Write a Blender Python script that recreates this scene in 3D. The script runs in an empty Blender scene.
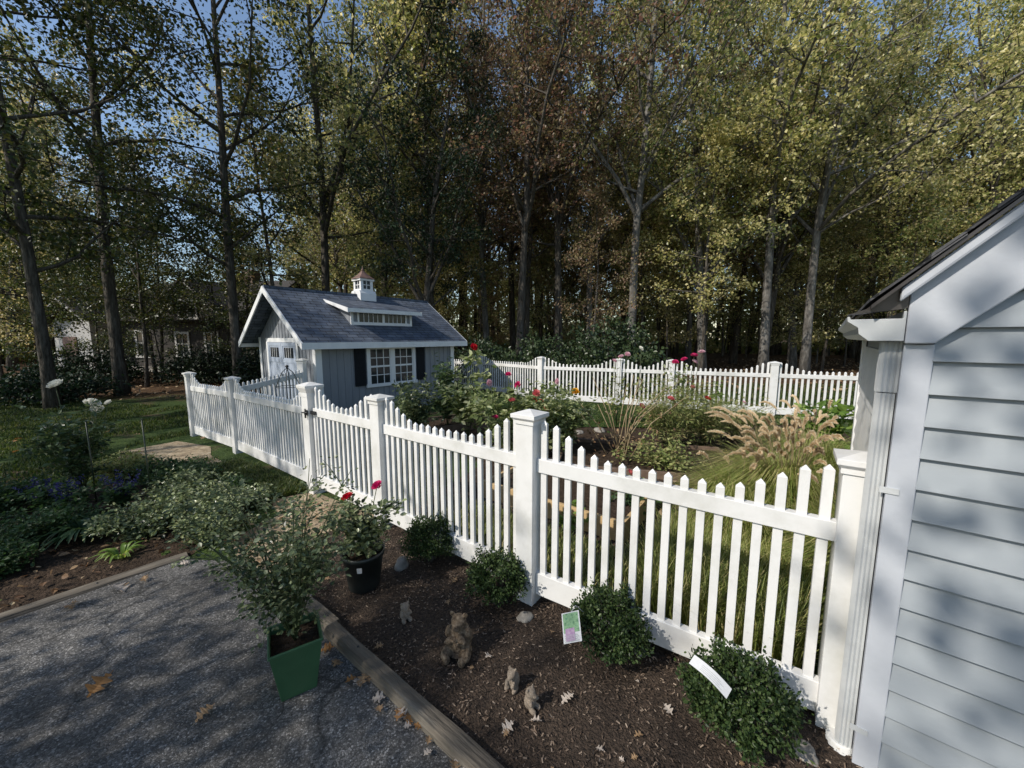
import bpy, bmesh, math, random
import numpy as np
from mathutils import Vector, Matrix, noise

random.seed(7)
R = math.radians
scene = bpy.context.scene
COL = scene.collection

# ------------------------------------------------------------------ helpers
def gz(x, y=0.0):
    return max(-.3, .02 * min(0.0, x))

def link(o, parent=None):
    COL.objects.link(o)
    if parent is not None:
        o.parent = parent
    return o

def tag(o, label=None, cat=None, group=None, kind=None):
    if label: o['label'] = label
    if cat: o['category'] = cat
    if group: o['group'] = group
    if kind: o['kind'] = kind
    return o

def empty(name, loc, rz=0.0, label=None, cat=None, group=None):
    o = bpy.data.objects.new(name, None)
    o.empty_display_size = .1
    o.location = loc
    o.rotation_euler = (0, 0, rz)
    link(o)
    return tag(o, label, cat, group)

class MB:
    """collects geometry; build() links it as one mesh object"""
    def __init__(s):
        s.v = []; s.f = []; s.m = []; s.sm = []
    def add(s, vs, fs, mi=0, smooth=False):
        b = len(s.v)
        s.v.extend([tuple(p) for p in vs])
        for f in fs:
            s.f.append(tuple(b + i for i in f)); s.m.append(mi); s.sm.append(smooth)
    def hexa(s, p, mi=0):
        s.add(p, [(0, 3, 2, 1), (4, 5, 6, 7), (0, 1, 5, 4), (1, 2, 6, 5), (2, 3, 7, 6), (3, 0, 4, 7)], mi)
    def box(s, x0, x1, y0, y1, z0, z1, mi=0):
        s.hexa([(x0, y0, z0), (x1, y0, z0), (x1, y1, z0), (x0, y1, z0), (x0, y0, z1), (x1, y0, z1), (x1, y1, z1), (x0, y1, z1)], mi)
    def obox(s, o, u, n, x0, x1, y0, y1, z0, z1, mi=0, dz=0.0):
        """box in the frame origin o, u, n (horizontal); dz: slope along u"""
        P = []
        for z in (z0, z1):
            for a, b in ((x0, y0), (x1, y0), (x1, y1), (x0, y1)):
                P.append((o[0] + u[0] * a + n[0] * b, o[1] + u[1] * a + n[1] * b, o[2] + z + dz * a))
        s.hexa(P, mi)
    def prism(s, poly, axis, a0, a1, mi=0):
        """poly: 2-D outline; axis 'y': poly in x,z extruded along y; 'x': poly in y,z; 'z': poly in x,y"""
        n = len(poly)
        def mk(p, a):
            if axis == 'y': return (p[0], a, p[1])
            if axis == 'x': return (a, p[0], p[1])
            return (p[0], p[1], a)
        vs = [mk(p, a0) for p in poly] + [mk(p, a1) for p in poly]
        fs = [tuple(range(n))[::-1], tuple(range(n, 2 * n))]
        for i in range(n):
            j = (i + 1) % n
            fs.append((i, j, n + j, n + i))
        s.add(vs, fs, mi)
    def tube(s, pts, rad, sides=6, mi=0, cap=True, smooth=True):
        pts = [Vector(p) for p in pts]
        n = len(pts)
        if not hasattr(rad, '__len__'): rad = [rad] * n
        vs = []; fs = []
        prev = None
        for i in range(n):
            d = (pts[min(i + 1, n - 1)] - pts[max(i - 1, 0)])
            if d.length < 1e-9: d = Vector((0, 0, 1))
            d.normalize()
            if prev is None:
                a = d.orthogonal().normalized()
            else:
                a = prev - d * prev.dot(d)
                a = a.normalized() if a.length > 1e-6 else d.orthogonal().normalized()
            prev = a
            b = d.cross(a)
            for k in range(sides):
                t = 2 * math.pi * k / sides
                vs.append(pts[i] + (a * math.cos(t) + b * math.sin(t)) * rad[i])
        for i in range(n - 1):
            for k in range(sides):
                k2 = (k + 1) % sides
                fs.append((i * sides + k, i * sides + k2, (i + 1) * sides + k2, (i + 1) * sides + k))
        if cap:
            fs.append(tuple(range(sides))[::-1])
            fs.append(tuple((n - 1) * sides + k for k in range(sides)))
        s.add(vs, fs, mi, smooth)
    def lathe(s, c, prof, sides=24, mi=0, smooth=True):
        vs = []; fs = []
        n = len(prof)
        for r, z in prof:
            for k in range(sides):
                t = 2 * math.pi * k / sides
                vs.append((c[0] + r * math.cos(t), c[1] + r * math.sin(t), c[2] + z))
        for i in range(n - 1):
            for k in range(sides):
                k2 = (k + 1) % sides
                fs.append((i * sides + k, i * sides + k2, (i + 1) * sides + k2, (i + 1) * sides + k))
        s.add(vs, fs, mi, smooth)
    def np_add(s, V, F, mi=0, smooth=False):
        b = len(s.v)
        s.v.extend(map(tuple, V.tolist()))
        F = (F + b).tolist()
        s.f.extend(map(tuple, F)); s.m.extend([mi] * len(F)); s.sm.extend([smooth] * len(F))
    def mesh(s, name, mats, off=(0, 0, 0)):
        me = bpy.data.meshes.new(name)
        V = s.v
        if off != (0, 0, 0):
            V = [(p[0] - off[0], p[1] - off[1], p[2] - off[2]) for p in V]
        me.from_pydata(V, [], s.f)
        if not isinstance(mats, (list, tuple)): mats = [mats]
        for m in mats: me.materials.append(m)
        if len(mats) > 1: me.polygons.foreach_set('material_index', s.m)
        if any(s.sm): me.polygons.foreach_set('use_smooth', s.sm)
        me.update()
        return me
    def build(s, name, mats, parent=None, world=False, bevel=0.0, label=None):
        """world=True: vertices are in world space (parent root has no rotation)"""
        off = (0, 0, 0)
        if world and parent is not None:
            l = Vector((0, 0, 0)); p = parent
            while p is not None:
                l += p.location; p = p.parent
            off = tuple(l)
        o = bpy.data.objects.new(name, s.mesh(name, mats, off))
        link(o, parent)
        if bevel:
            b = o.modifiers.new('bevel', 'BEVEL'); b.width = bevel; b.segments = 2; b.limit_method = 'ANGLE'; b.angle_limit = R(40)
        if label: o['label'] = label
        return o

def copy_tree(root, loc, rz=0.0, scale=1.0, label=None, group=None, mats=None):
    r = root.copy(); COL.objects.link(r)
    r.location = loc; r.rotation_euler = (0, 0, rz)
    r.scale = (scale,) * 3 if not hasattr(scale, '__len__') else scale
    if label: r['label'] = label
    if group: r['group'] = group
    for ch in list(root.children):
        c = ch.copy(); COL.objects.link(c); c.parent = r
        if mats and ch.name.split('.')[0] in mats:
            c.material_slots[0].link = 'OBJECT'
            c.material_slots[0].material = mats[ch.name.split('.')[0]]
        for g in list(ch.children):
            d = g.copy(); COL.objects.link(d); d.parent = c
    return r

# ------------------------------------------------------------------ materials
def newmat(name):
    m = bpy.data.materials.new(name); m.use_nodes = True
    nt = m.node_tree; nt.nodes.clear()
    out = nt.nodes.new('ShaderNodeOutputMaterial')
    return m, nt, out

def N(nt, typ, **kw):
    n = nt.nodes.new(typ)
    for k, v in kw.items():
        if k.startswith('in_'):
            n.inputs[k[3:].replace('_', ' ')].default_value = v
        else:
            setattr(n, k, v)
    return n

def ramp(nt, stops, fac=None, interp='LINEAR'):
    r = nt.nodes.new('ShaderNodeValToRGB')
    r.color_ramp.interpolation = interp
    el = r.color_ramp.elements
    while len(el) < len(stops): el.new(.5)
    for e, (p, c) in zip(el, stops):
        e.position = p
        e.color = (c[0], c[1], c[2], 1) if hasattr(c, '__len__') else (c, c, c, 1)
    if fac is not None: nt.links.new(fac, r.inputs[0])
    return r

def surf(name, c1, c2, scale=8, rough=.6, bump=.0, bscale=60, stretch=(1, 1, 1), spec=.5, c3=None, metal=0, bdist=.01, coat=0):
    m, nt, out = newmat(name); L = nt.links.new
    tc = N(nt, 'ShaderNodeTexCoord'); mp = N(nt, 'ShaderNodeMapping'); mp.inputs['Scale'].default_value = stretch
    L(tc.outputs['Object'], mp.inputs[0])
    nz = N(nt, 'ShaderNodeTexNoise'); nz.inputs['Scale'].default_value = scale; nz.inputs['Detail'].default_value = 6; nz.inputs['Roughness'].default_value = .65
    L(mp.outputs[0], nz.inputs['Vector'])
    st = [(.3, c1), (.7, c2)] if c3 is None else [(.3, c1), (.52, c2), (.72, c3)]
    rp = ramp(nt, st, nz.outputs['Fac'])
    b = N(nt, 'ShaderNodeBsdfPrincipled'); b.inputs['Roughness'].default_value = rough; b.inputs['Specular IOR Level'].default_value = spec
    b.inputs['Metallic'].default_value = metal
    if coat: b.inputs['Coat Weight'].default_value = coat
    L(rp.outputs[0], b.inputs['Base Color'])
    if bump:
        n2 = N(nt, 'ShaderNodeTexNoise'); n2.inputs['Scale'].default_value = bscale; n2.inputs['Detail'].default_value = 5
        L(mp.outputs[0], n2.inputs['Vector'])
        bp = N(nt, 'ShaderNodeBump'); bp.inputs['Strength'].default_value = bump; bp.inputs['Distance'].default_value = bdist
        L(n2.outputs['Fac'], bp.inputs['Height']); L(bp.outputs[0], b.inputs['Normal'])
    L(b.outputs[0], out.inputs[0])
    return m

def leafmat(name, cols, rough=.5, trans=.35, spec=.35, hue=.0, tcol=1.6):
    """leaf: colour picked per leaf, light passes through"""
    m, nt, out = newmat(name); L = nt.links.new
    g = N(nt, 'ShaderNodeNewGeometry')
    rp = ramp(nt, [(i / max(1, len(cols) - 1), c) for i, c in enumerate(cols)], g.outputs['Random Per Island'])
    oi = N(nt, 'ShaderNodeObjectInfo')
    hs = N(nt, 'ShaderNodeHueSaturation')
    mr = N(nt, 'ShaderNodeMapRange'); mr.inputs['To Min'].default_value = .5 - hue; mr.inputs['To Max'].default_value = .5 + hue
    L(oi.outputs['Random'], mr.inputs[0]); L(mr.outputs[0], hs.inputs['Hue'])
    mv = N(nt, 'ShaderNodeMapRange'); mv.inputs['To Min'].default_value = .75; mv.inputs['To Max'].default_value = 1.25
    L(oi.outputs['Random'], mv.inputs[0])
    if hue: L(mv.outputs[0], hs.inputs['Value'])
    L(rp.outputs[0], hs.inputs['Color'])
    b = N(nt, 'ShaderNodeBsdfPrincipled'); b.inputs['Roughness'].default_value = rough; b.inputs['Specular IOR Level'].default_value = spec
    L(hs.outputs[0], b.inputs['Base Color'])
    t = N(nt, 'ShaderNodeBsdfTranslucent')
    h2 = N(nt, 'ShaderNodeHueSaturation'); h2.inputs['Hue'].default_value = .485; h2.inputs['Saturation'].default_value = 1.1; h2.inputs['Value'].default_value = tcol
    L(hs.outputs[0], h2.inputs['Color']); L(h2.outputs[0], t.inputs[0])
    mx = N(nt, 'ShaderNodeMixShader'); mx.inputs[0].default_value = trans
    L(b.outputs[0], mx.inputs[1]); L(t.outputs[0], mx.inputs[2]); L(mx.outputs[0], out.inputs[0])
    return m

def shingle_mat(name, c1, c2, row=.14, width=.3, zs=1.0):
    m, nt, out = newmat(name); L = nt.links.new
    tc = N(nt, 'ShaderNodeTexCoord'); sp = N(nt, 'ShaderNodeSeparateXYZ'); L(tc.outputs['Object'], sp.inputs[0])
    cb = N(nt, 'ShaderNodeCombineXYZ')
    mu = N(nt, 'ShaderNodeMath', operation='MULTIPLY'); mu.inputs[1].default_value = zs
    L(sp.outputs['Z'], mu.inputs[0]); L(mu.outputs[0], cb.inputs['Y'])
    L(sp.outputs['X'], cb.inputs['X'])
    br = N(nt, 'ShaderNodeTexBrick'); br.offset = .37; br.squash = 1
    br.inputs['Scale'].default_value = 1; br.inputs['Mortar Size'].default_value = .006; br.inputs['Row Height'].default_value = row; br.inputs['Brick Width'].default_value = width
    br.inputs['Color1'].default_value = (*c1, 1); br.inputs['Color2'].default_value = (*c2, 1); br.inputs['Mortar'].default_value = (.006, .007, .009, 1)
    L(cb.outputs[0], br.inputs['Vector'])
    nz = N(nt, 'ShaderNodeTexNoise'); nz.inputs['Scale'].default_value = 5; nz.inputs['Detail'].default_value = 8; L(tc.outputs['Object'], nz.inputs['Vector'])
    mx = N(nt, 'ShaderNodeMix', data_type='RGBA', blend_type='MULTIPLY'); mx.inputs['Factor'].default_value = .8
    rp = ramp(nt, [(.3, .55), (.7, 1.35)], nz.outputs['Fac'])
    L(br.outputs['Color'], mx.inputs[6]); L(rp.outputs[0], mx.inputs[7])
    b = N(nt, 'ShaderNodeBsdfPrincipled'); b.inputs['Roughness'].default_value = .75
    L(mx.outputs[2], b.inputs['Base Color'])
    n2 = N(nt, 'ShaderNodeTexNoise'); n2.inputs['Scale'].default_value = 220; L(tc.outputs['Object'], n2.inputs['Vector'])
    b1 = N(nt, 'ShaderNodeBump'); b1.inputs['Strength'].default_value = .5; b1.inputs['Distance'].default_value = .004; L(n2.outputs['Fac'], b1.inputs['Height'])
    b2 = N(nt, 'ShaderNodeBump'); b2.inputs['Strength'].default_value = .9; b2.inputs['Distance'].default_value = .012; b2.invert = True
    L(br.outputs['Fac'], b2.inputs['Height']); L(b1.outputs[0], b2.inputs['Normal']); L(b2.outputs[0], b.inputs['Normal'])
    L(b.outputs[0], out.inputs[0])
    return m

def asphalt_mat():
    m, nt, out = newmat('old_asphalt'); L = nt.links.new
    tc = N(nt, 'ShaderNodeTexCoord')
    vo = N(nt, 'ShaderNodeTexVoronoi'); vo.inputs['Scale'].default_value = 130; L(tc.outputs['Object'], vo.inputs['Vector'])
    sp = N(nt, 'ShaderNodeSeparateColor'); L(vo.outputs['Color'], sp.inputs[0])
    r1 = ramp(nt, [(0, (.075, .072, .068)), (.5, (.155, .149, .14)), (.85, (.23, .22, .208)), (1, (.40, .385, .365))], sp.outputs[0])
    v2 = N(nt, 'ShaderNodeTexVoronoi'); v2.inputs['Scale'].default_value = 130; v2.feature = 'DISTANCE_TO_EDGE'; L(tc.outputs['Object'], v2.inputs['Vector'])
    r2 = ramp(nt, [(0, .35), (.12, 1)], v2.outputs['Distance'])
    nz = N(nt, 'ShaderNodeTexNoise'); nz.inputs['Scale'].default_value = 1.7; nz.inputs['Detail'].default_value = 6; L(tc.outputs['Object'], nz.inputs['Vector'])
    r3 = ramp(nt, [(.35, .6), (.65, 1.2)], nz.outputs['Fac'])
    m1 = N(nt, 'ShaderNodeMix', data_type='RGBA', blend_type='MULTIPLY'); m1.inputs['Factor'].default_value = 1
    m2 = N(nt, 'ShaderNodeMix', data_type='RGBA', blend_type='MULTIPLY'); m2.inputs['Factor'].default_value = 1
    L(r1.outputs[0], m1.inputs[6]); L(r2.outputs[0], m1.inputs[7]); L(m1.outputs[2], m2.inputs[6]); L(r3.outputs[0], m2.inputs[7])
    # thin cracks
    wn = N(nt, 'ShaderNodeTexNoise'); wn.inputs['Scale'].default_value = 3; L(tc.outputs['Object'], wn.inputs['Vector'])
    ad = N(nt, 'ShaderNodeVectorMath', operation='MULTIPLY_ADD'); ad.inputs[1].default_value = (.35, .35, .35); L(wn.outputs['Color'], ad.inputs[0]); L(tc.outputs['Object'], ad.inputs[2])
    vc = N(nt, 'ShaderNodeTexVoronoi'); vc.feature = 'DISTANCE_TO_EDGE'; vc.inputs['Scale'].default_value = 1.3; L(ad.outputs[0], vc.inputs['Vector'])
    r4 = ramp(nt, [(0, .25), (.012, 1)], vc.outputs['Distance'])
    m3 = N(nt, 'ShaderNodeMix', data_type='RGBA', blend_type='MULTIPLY'); m3.inputs['Factor'].default_value = .8
    L(m2.outputs[2], m3.inputs[6]); L(r4.outputs[0], m3.inputs[7])
    b = N(nt, 'ShaderNodeBsdfPrincipled'); b.inputs['Roughness'].default_value = .8
    L(m3.outputs[2], b.inputs['Base Color'])
    bp = N(nt, 'ShaderNodeBump'); bp.inputs['Strength'].default_value = 1; bp.inputs['Distance'].default_value = .004; L(r2.outputs[0], bp.inputs['Height'])
    b2 = N(nt, 'ShaderNodeBump'); b2.inputs['Strength'].default_value = .8; b2.inputs['Distance'].default_value = .004; L(sp.outputs[1], b2.inputs['Height']); L(bp.outputs[0], b2.inputs['Normal'])
    L(b2.outputs[0], b.inputs['Normal']); L(b.outputs[0], out.inputs[0])
    return m

def terrain_mat():
    m, nt, out = newmat('terrain'); L = nt.links.new
    tc = N(nt, 'ShaderNodeTexCoord'); sp = N(nt, 'ShaderNodeSeparateXYZ'); L(tc.outputs['Object'], sp.inputs[0])
    n1 = N(nt, 'ShaderNodeTexNoise'); n1.inputs['Scale'].default_value = 1.3; n1.inputs['Detail'].default_value = 8; L(tc.outputs['Object'], n1.inputs['Vector'])
    n2 = N(nt, 'ShaderNodeTexNoise'); n2.inputs['Scale'].default_value = 35; n2.inputs['Detail'].default_value = 6; L(tc.outputs['Object'], n2.inputs['Vector'])
    grass = ramp(nt, [(.25, (.018, .03, .008)), (.5, (.04, .07, .015)), (.75, (.075, .11, .025))], n2.outputs['Fac'])
    dirt = ramp(nt, [(.3, (.04, .028, .018)), (.55, (.11, .075, .045)), (.75, (.2, .14, .085))], n2.outputs['Fac'])
    f1 = ramp(nt, [(.56, 0), (.68, 1)], n1.outputs['Fac'])
    mx = N(nt, 'ShaderNodeMix', data_type='RGBA'); L(f1.outputs[0], mx.inputs['Factor']); L(grass.outputs[0], mx.inputs[6]); L(dirt.outputs[0], mx.inputs[7])
    litter = ramp(nt, [(.3, (.02, .013, .008)), (.5, (.07, .04, .02)), (.72, (.2, .12, .06))], n2.outputs['Fac'])
    mr = N(nt, 'ShaderNodeMapRange'); mr.inputs['From Min'].default_value = 12.5; mr.inputs['From Max'].default_value = 14.5
    ad = N(nt, 'ShaderNodeMath', operation='MULTIPLY_ADD'); ad.inputs[1].default_value = 3; L(n1.outputs['Fac'], ad.inputs[0]); L(sp.outputs['Y'], ad.inputs[2])
    L(ad.outputs[0], mr.inputs[0])
    m2 = N(nt, 'ShaderNodeMix', data_type='RGBA'); L(mr.outputs[0], m2.inputs['Factor']); L(mx.outputs[2], m2.inputs[6]); L(litter.outputs[0], m2.inputs[7])
    b = N(nt, 'ShaderNodeBsdfPrincipled'); b.inputs['Roughness'].default_value = .9; b.inputs['Specular IOR Level'].default_value = .2
    L(m2.outputs[2], b.inputs['Base Color'])
    bp = N(nt, 'ShaderNodeBump'); bp.inputs['Strength'].default_value = 1; bp.inputs['Distance'].default_value = .04; L(n2.outputs['Fac'], bp.inputs['Height']); L(bp.outputs[0], b.inputs['Normal'])
    L(b.outputs[0], out.inputs[0])
    return m

def glass_mat(name, col=(.02, .025, .03)):
    m, nt, out = newmat(name)
    b = N(nt, 'ShaderNodeBsdfPrincipled'); b.inputs['Base Color'].default_value = (*col, 1); b.inputs['Roughness'].default_value = .06
    b.inputs['Specular IOR Level'].default_value = .25
    nt.links.new(b.outputs[0], out.inputs[0])
    return m

M = {}
M['vinyl'] = surf('white_vinyl', (.55, .55, .52), (.71, .71, .70), 2.6, .38, c3=(.76, .76, .75))
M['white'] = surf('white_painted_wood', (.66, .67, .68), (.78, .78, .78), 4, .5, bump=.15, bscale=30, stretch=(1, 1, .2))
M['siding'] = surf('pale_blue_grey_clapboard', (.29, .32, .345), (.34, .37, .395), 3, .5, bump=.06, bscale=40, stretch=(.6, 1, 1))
M['trim'] = surf('house_trim', (.42, .445, .49), (.49, .515, .555), 5, .45, bump=.1, bscale=30)
M['shedwall'] = surf('blue_grey_shed_boards', (.19, .205, .23), (.235, .25, .275), 6, .6, bump=.2, bscale=60, stretch=(1, 1, .15))
M['sheddoor'] = surf('pale_blue_door_paint', (.30, .35, .43), (.38, .43, .52), 6, .5)
M['shutter'] = surf('black_shutter', (.010, .011, .014), (.016, .018, .022), 10, .8, spec=.2)
M['glass'] = glass_mat('window_glass')
M['copper'] = surf('weathered_copper', (.12, .075, .062), (.21, .13, .11), 9, .6, metal=.2)
M['blackmetal'] = surf('black_metal', (.015, .015, .015), (.03, .03, .03), 10, .4)
M['drip'] = surf('dark_bronze_drip_edge', (.05, .045, .045), (.10, .09, .085), 10, .35, metal=.6)
M['shed_shingle'] = shingle_mat('slate_blue_shingle', (.06, .078, .115), (.10, .12, .155), .105, .24, 1 / math.sin(R(35)))
M['house_shingle'] = shingle_mat('dark_shingle', (.05, .05, .055), (.11, .11, .115), .13, .3, 1 / math.sin(R(45)))
M['asphalt'] = asphalt_mat()
M['terrain'] = terrain_mat()
M['mulch'] = surf('brown_mulch', (.022, .017, .013), (.065, .048, .036), 60, .9, bump=1, bscale=90, c3=(.10, .07, .05), spec=.2, bdist=.03)
M['chips'] = leafmat('mulch_chip', [(.024, .018, .014), (.07, .05, .037), (.13, .092, .066), (.32, .25, .19)], .8, .0, .2)
M['sand'] = surf('trodden_dirt', (.16, .12, .08), (.34, .27, .18), 9, .9, bump=1, bscale=50, c3=(.50, .42, .31), spec=.2, bdist=.02)
M['soil'] = surf('dark_soil', (.02, .014, .01), (.055, .038, .026), 20, .95, bump=1, bscale=60, c3=(.1, .07, .05), spec=.15, bdist=.03)
M['timber'] = surf('weathered_timber', (.028, .024, .02), (.13, .11, .085), 11, .9, bump=1, bscale=70, stretch=(.10, 1, 1), c3=(.27, .24, .19), bdist=.012)
M['board'] = surf('fresh_pine_board', (.42, .28, .13), (.58, .42, .22), 10, .7, bump=.3, bscale=40, stretch=(.2, 1, 1))
M['brownboard'] = surf('brown_edging_board', (.10, .065, .045), (.2, .14, .1), 10, .8, bump=.5, bscale=40)
M['bark'] = surf('grey_bark', (.022, .019, .016), (.085, .075, .062), 14, .95, bump=1, bscale=30, stretch=(1, 1, .18), c3=(.17, .155, .135), spec=.15, bdist=.05)
M['palebark'] = surf('pale_bark', (.05, .046, .04), (.13, .122, .11), 8, .9, bump=.8, bscale=24, stretch=(1, 1, .3), c3=(.27, .26, .24), spec=.15, bdist=.03)
M['stem'] = surf('green_stem', (.03, .05, .015), (.07, .09, .03), 20, .6)
M['drystem'] = surf('dry_stalk', (.22, .16, .09), (.38, .30, .18), 20, .7)
M['stake'] = surf('dark_green_stake', (.01, .02, .012), (.02, .035, .02), 20, .4)
M['gutterwhite'] = surf('greyish_white_aluminium', (.42, .44, .45), (.55, .565, .57), 7, .4)  # white metal toned down to an even greyer white
M['greenpot'] = surf('green_plastic', (.036, .10, .044), (.052, .13, .060), 6, .42)
M['blackpot'] = surf('black_plastic', (.010, .014, .014), (.022, .028, .028), 10, .4)
M['paper'] = surf('white_paper', (.55, .56, .57), (.64, .64, .64), 10, .6)
M['ink'] = surf('grey_print', (.35, .37, .38), (.45, .46, .47), 10, .6)
M['photogreen'] = surf('printed_leaf_green', (.02, .12, .05), (.25, .42, .22), 60, .35, c3=(.05, .20, .12))
M['photopink'] = surf('printed_flower_pink', (.30, .16, .30), (.55, .40, .52), 80, .35)
M['stone'] = surf('grey_fieldstone', (.13, .12, .105), (.26, .24, .21), 12, .85, bump=.6, bscale=30, c3=(.38, .36, .32), bdist=.01)
M['statue'] = surf('weathered_cast_stone', (.04, .028, .018), (.19, .14, .095), 14, .85, bump=.9, bscale=70, c3=(.34, .28, .2), spec=.25, bdist=.012)
M['statuepale'] = surf('pale_cast_stone', (.14, .11, .08), (.38, .31, .24), 30, .85, bump=.9, bscale=90, c3=(.42, .36, .29), spec=.25, bdist=.008)
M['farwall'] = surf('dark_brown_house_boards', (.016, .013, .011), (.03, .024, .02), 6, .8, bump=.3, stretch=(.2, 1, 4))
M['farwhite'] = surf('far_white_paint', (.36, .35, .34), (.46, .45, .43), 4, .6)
M['farroof'] = surf('far_brown_roof', (.025, .022, .02), (.05, .044, .04), 10, .85, bump=.4)
# leaves
M['shadegreen'] = leafmat('shaded_oak_leaf', [(.02, .035, .010), (.04, .06, .016), (.07, .085, .022), (.12, .11, .035)], .42, .25, .5, hue=.012)  # oak leaf darkened; shade of the silhouetted crowns put into the colour
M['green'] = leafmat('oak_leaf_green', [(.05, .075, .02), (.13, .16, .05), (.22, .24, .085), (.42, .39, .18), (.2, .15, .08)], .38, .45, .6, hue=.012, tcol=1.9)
M['yellow'] = leafmat('hickory_leaf_yellow_green', [(.14, .16, .05), (.28, .28, .10), (.48, .43, .19), (.60, .54, .30)], .38, .45, .6, hue=.01, tcol=1.8)
M['russet'] = leafmat('russet_leaf', [(.10, .09, .04), (.20, .14, .08), (.30, .19, .13), (.19, .19, .08), (.34, .28, .14)], .45, .4, .5, hue=.012, tcol=1.7)
M['dark'] = leafmat('dark_evergreen_leaf', [(.008, .018, .008), (.015, .032, .012), (.028, .05, .018)], trans=.12, hue=.01)
M['rhodo'] = leafmat('rhododendron_leaf', [(.015, .03, .012), (.035, .06, .022), (.06, .085, .035)], .4, .15, .5)
M['box'] = leafmat('boxwood_leaf', [(.014, .03, .011), (.03, .055, .018), (.05, .085, .026), (.10, .14, .05)], .42, .25, .3)
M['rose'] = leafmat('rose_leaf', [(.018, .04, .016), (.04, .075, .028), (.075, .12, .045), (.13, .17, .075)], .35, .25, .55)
M['roselight'] = leafmat('sunlit_rose_leaf', [(.06, .09, .03), (.17, .22, .08), (.33, .38, .18), (.50, .52, .32)], .36, .4, .5)  # paler copy of the rose leaf, sunshine put into its colour
M['mid'] = leafmat('mid_green_leaf', [(.025, .045, .022), (.06, .09, .04), (.12, .155, .07), (.24, .29, .13), (.42, .45, .26)], .33, .3, .6)  # pale end of the palette stands in for highlights on the leaves
M['peren'] = leafmat('perennial_leaf', [(.02, .05, .016), (.04, .085, .028), (.07, .12, .04)], .45, .3, .4)
M['lime'] = leafmat('bright_lime_leaf', [(.10, .18, .035), (.17, .27, .055), (.28, .36, .10)], .45, .4, .4)
M['feather'] = leafmat('feathery_leaf', [(.12, .17, .05), (.24, .28, .09), (.36, .38, .16), (.24, .18, .09)], .5, .3, .3)
M['blade'] = leafmat('grass_blade', [(.016, .032, .009), (.035, .062, .015), (.07, .105, .022), (.14, .15, .055)], .5, .35, .3)
M['tallblade'] = leafmat('ornamental_grass_blade', [(.10, .15, .035), (.22, .28, .07), (.38, .41, .14), (.55, .48, .25)], .45, .35, .4)
M['plume'] = leafmat('tan_plume_hair', [(.76, .65, .46), (.84, .75, .57), (.90, .84, .68)], .7, .5, .2, tcol=1.1)
M['litter'] = leafmat('fallen_leaf_brown', [(.10, .055, .03), (.2, .12, .065), (.33, .22, .12), (.42, .34, .22)], .6, .15, .3)
M['flgold'] = leafmat('fallen_leaf_orange', [(.26, .13, .045), (.36, .19, .07)], .55, .2, .3)
M['flpale'] = leafmat('fallen_leaf_pale', [(.46, .40, .33), (.55, .48, .42)], .6, .2, .3)
M['red'] = leafmat('petal_red', [(.45, .015, .02), (.6, .03, .03)], .5, .25, .3, tcol=1.0)
M['pink'] = leafmat('petal_pink', [(.55, .03, .14), (.68, .06, .2)], .5, .25, .3, tcol=1.0)
M['coral'] = leafmat('petal_coral', [(.62, .12, .13), (.75, .26, .24)], .5, .25, .3, tcol=1.0)
M['palepink'] = leafmat('petal_pale_pink', [(.7, .42, .48), (.78, .55, .6)], .5, .3, .3, tcol=1.0)
M['whitepetal'] = leafmat('petal_white', [(.78, .77, .68), (.85, .84, .76)], .5, .3, .3, tcol=1.0)
M['yellowpetal'] = leafmat('petal_yellow', [(.75, .42, .03), (.8, .5, .05)], .5, .3, .3, tcol=1.0)
M['blue'] = leafmat('petal_violet_blue', [(.03, .028, .12), (.05, .045, .19)], .5, .25, .3, tcol=1.0)

# ------------------------------------------------------------------ leaf scattering (numpy)
DIAMOND = (np.array([(0, 0, 0), (.36, .48, .10), (0, 1, 0), (-.36, .48, .10)]), np.array([(0, 1, 2, 3)]))
OVAL = (np.array([(0, 0, 0), (.26, .25, .07), (.30, .62, .08), (0, 1, -.04), (-.30, .62, .08), (-.26, .25, .07)]), np.array([(0, 1, 2, 3), (0, 3, 4, 5)]))
SLIM = (np.array([(0, 0, 0), (.10, .45, .02), (0, 1, -.08), (-.10, .45, .02)]), np.array([(0, 1, 2, 3)]))

def unit(a):
    return a / np.maximum(1e-9, np.linalg.norm(a, axis=-1, keepdims=True))

def scatter(mb, pos, direc, size, rs, tmpl=DIAMOND, tilt=None, mi=0):
    """one leaf per pos: long axis along direc, random roll (tilt = preferred normal)"""
    n = len(pos)
    d = unit(direc)
    ref = rs.normal(size=(n, 3)) if tilt is None else tilt + rs.normal(size=(n, 3)) * .45
    x = unit(np.cross(d, ref)); z = np.cross(x, d)
    T, F = tmpl
    size = np.broadcast_to(size, (n,))
    V = (T[None, :, 0:1] * x[:, None] + T[None, :, 1:2] * d[:, None] + T[None, :, 2:3] * z[:, None]) * size[:, None, None] + pos[:, None]
    k = len(T)
    FF = F[None] + (np.arange(n) * k)[:, None, None]
    mb.np_add(V.reshape(-1, 3), FF.reshape(-1, F.shape[1]), mi)

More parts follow.
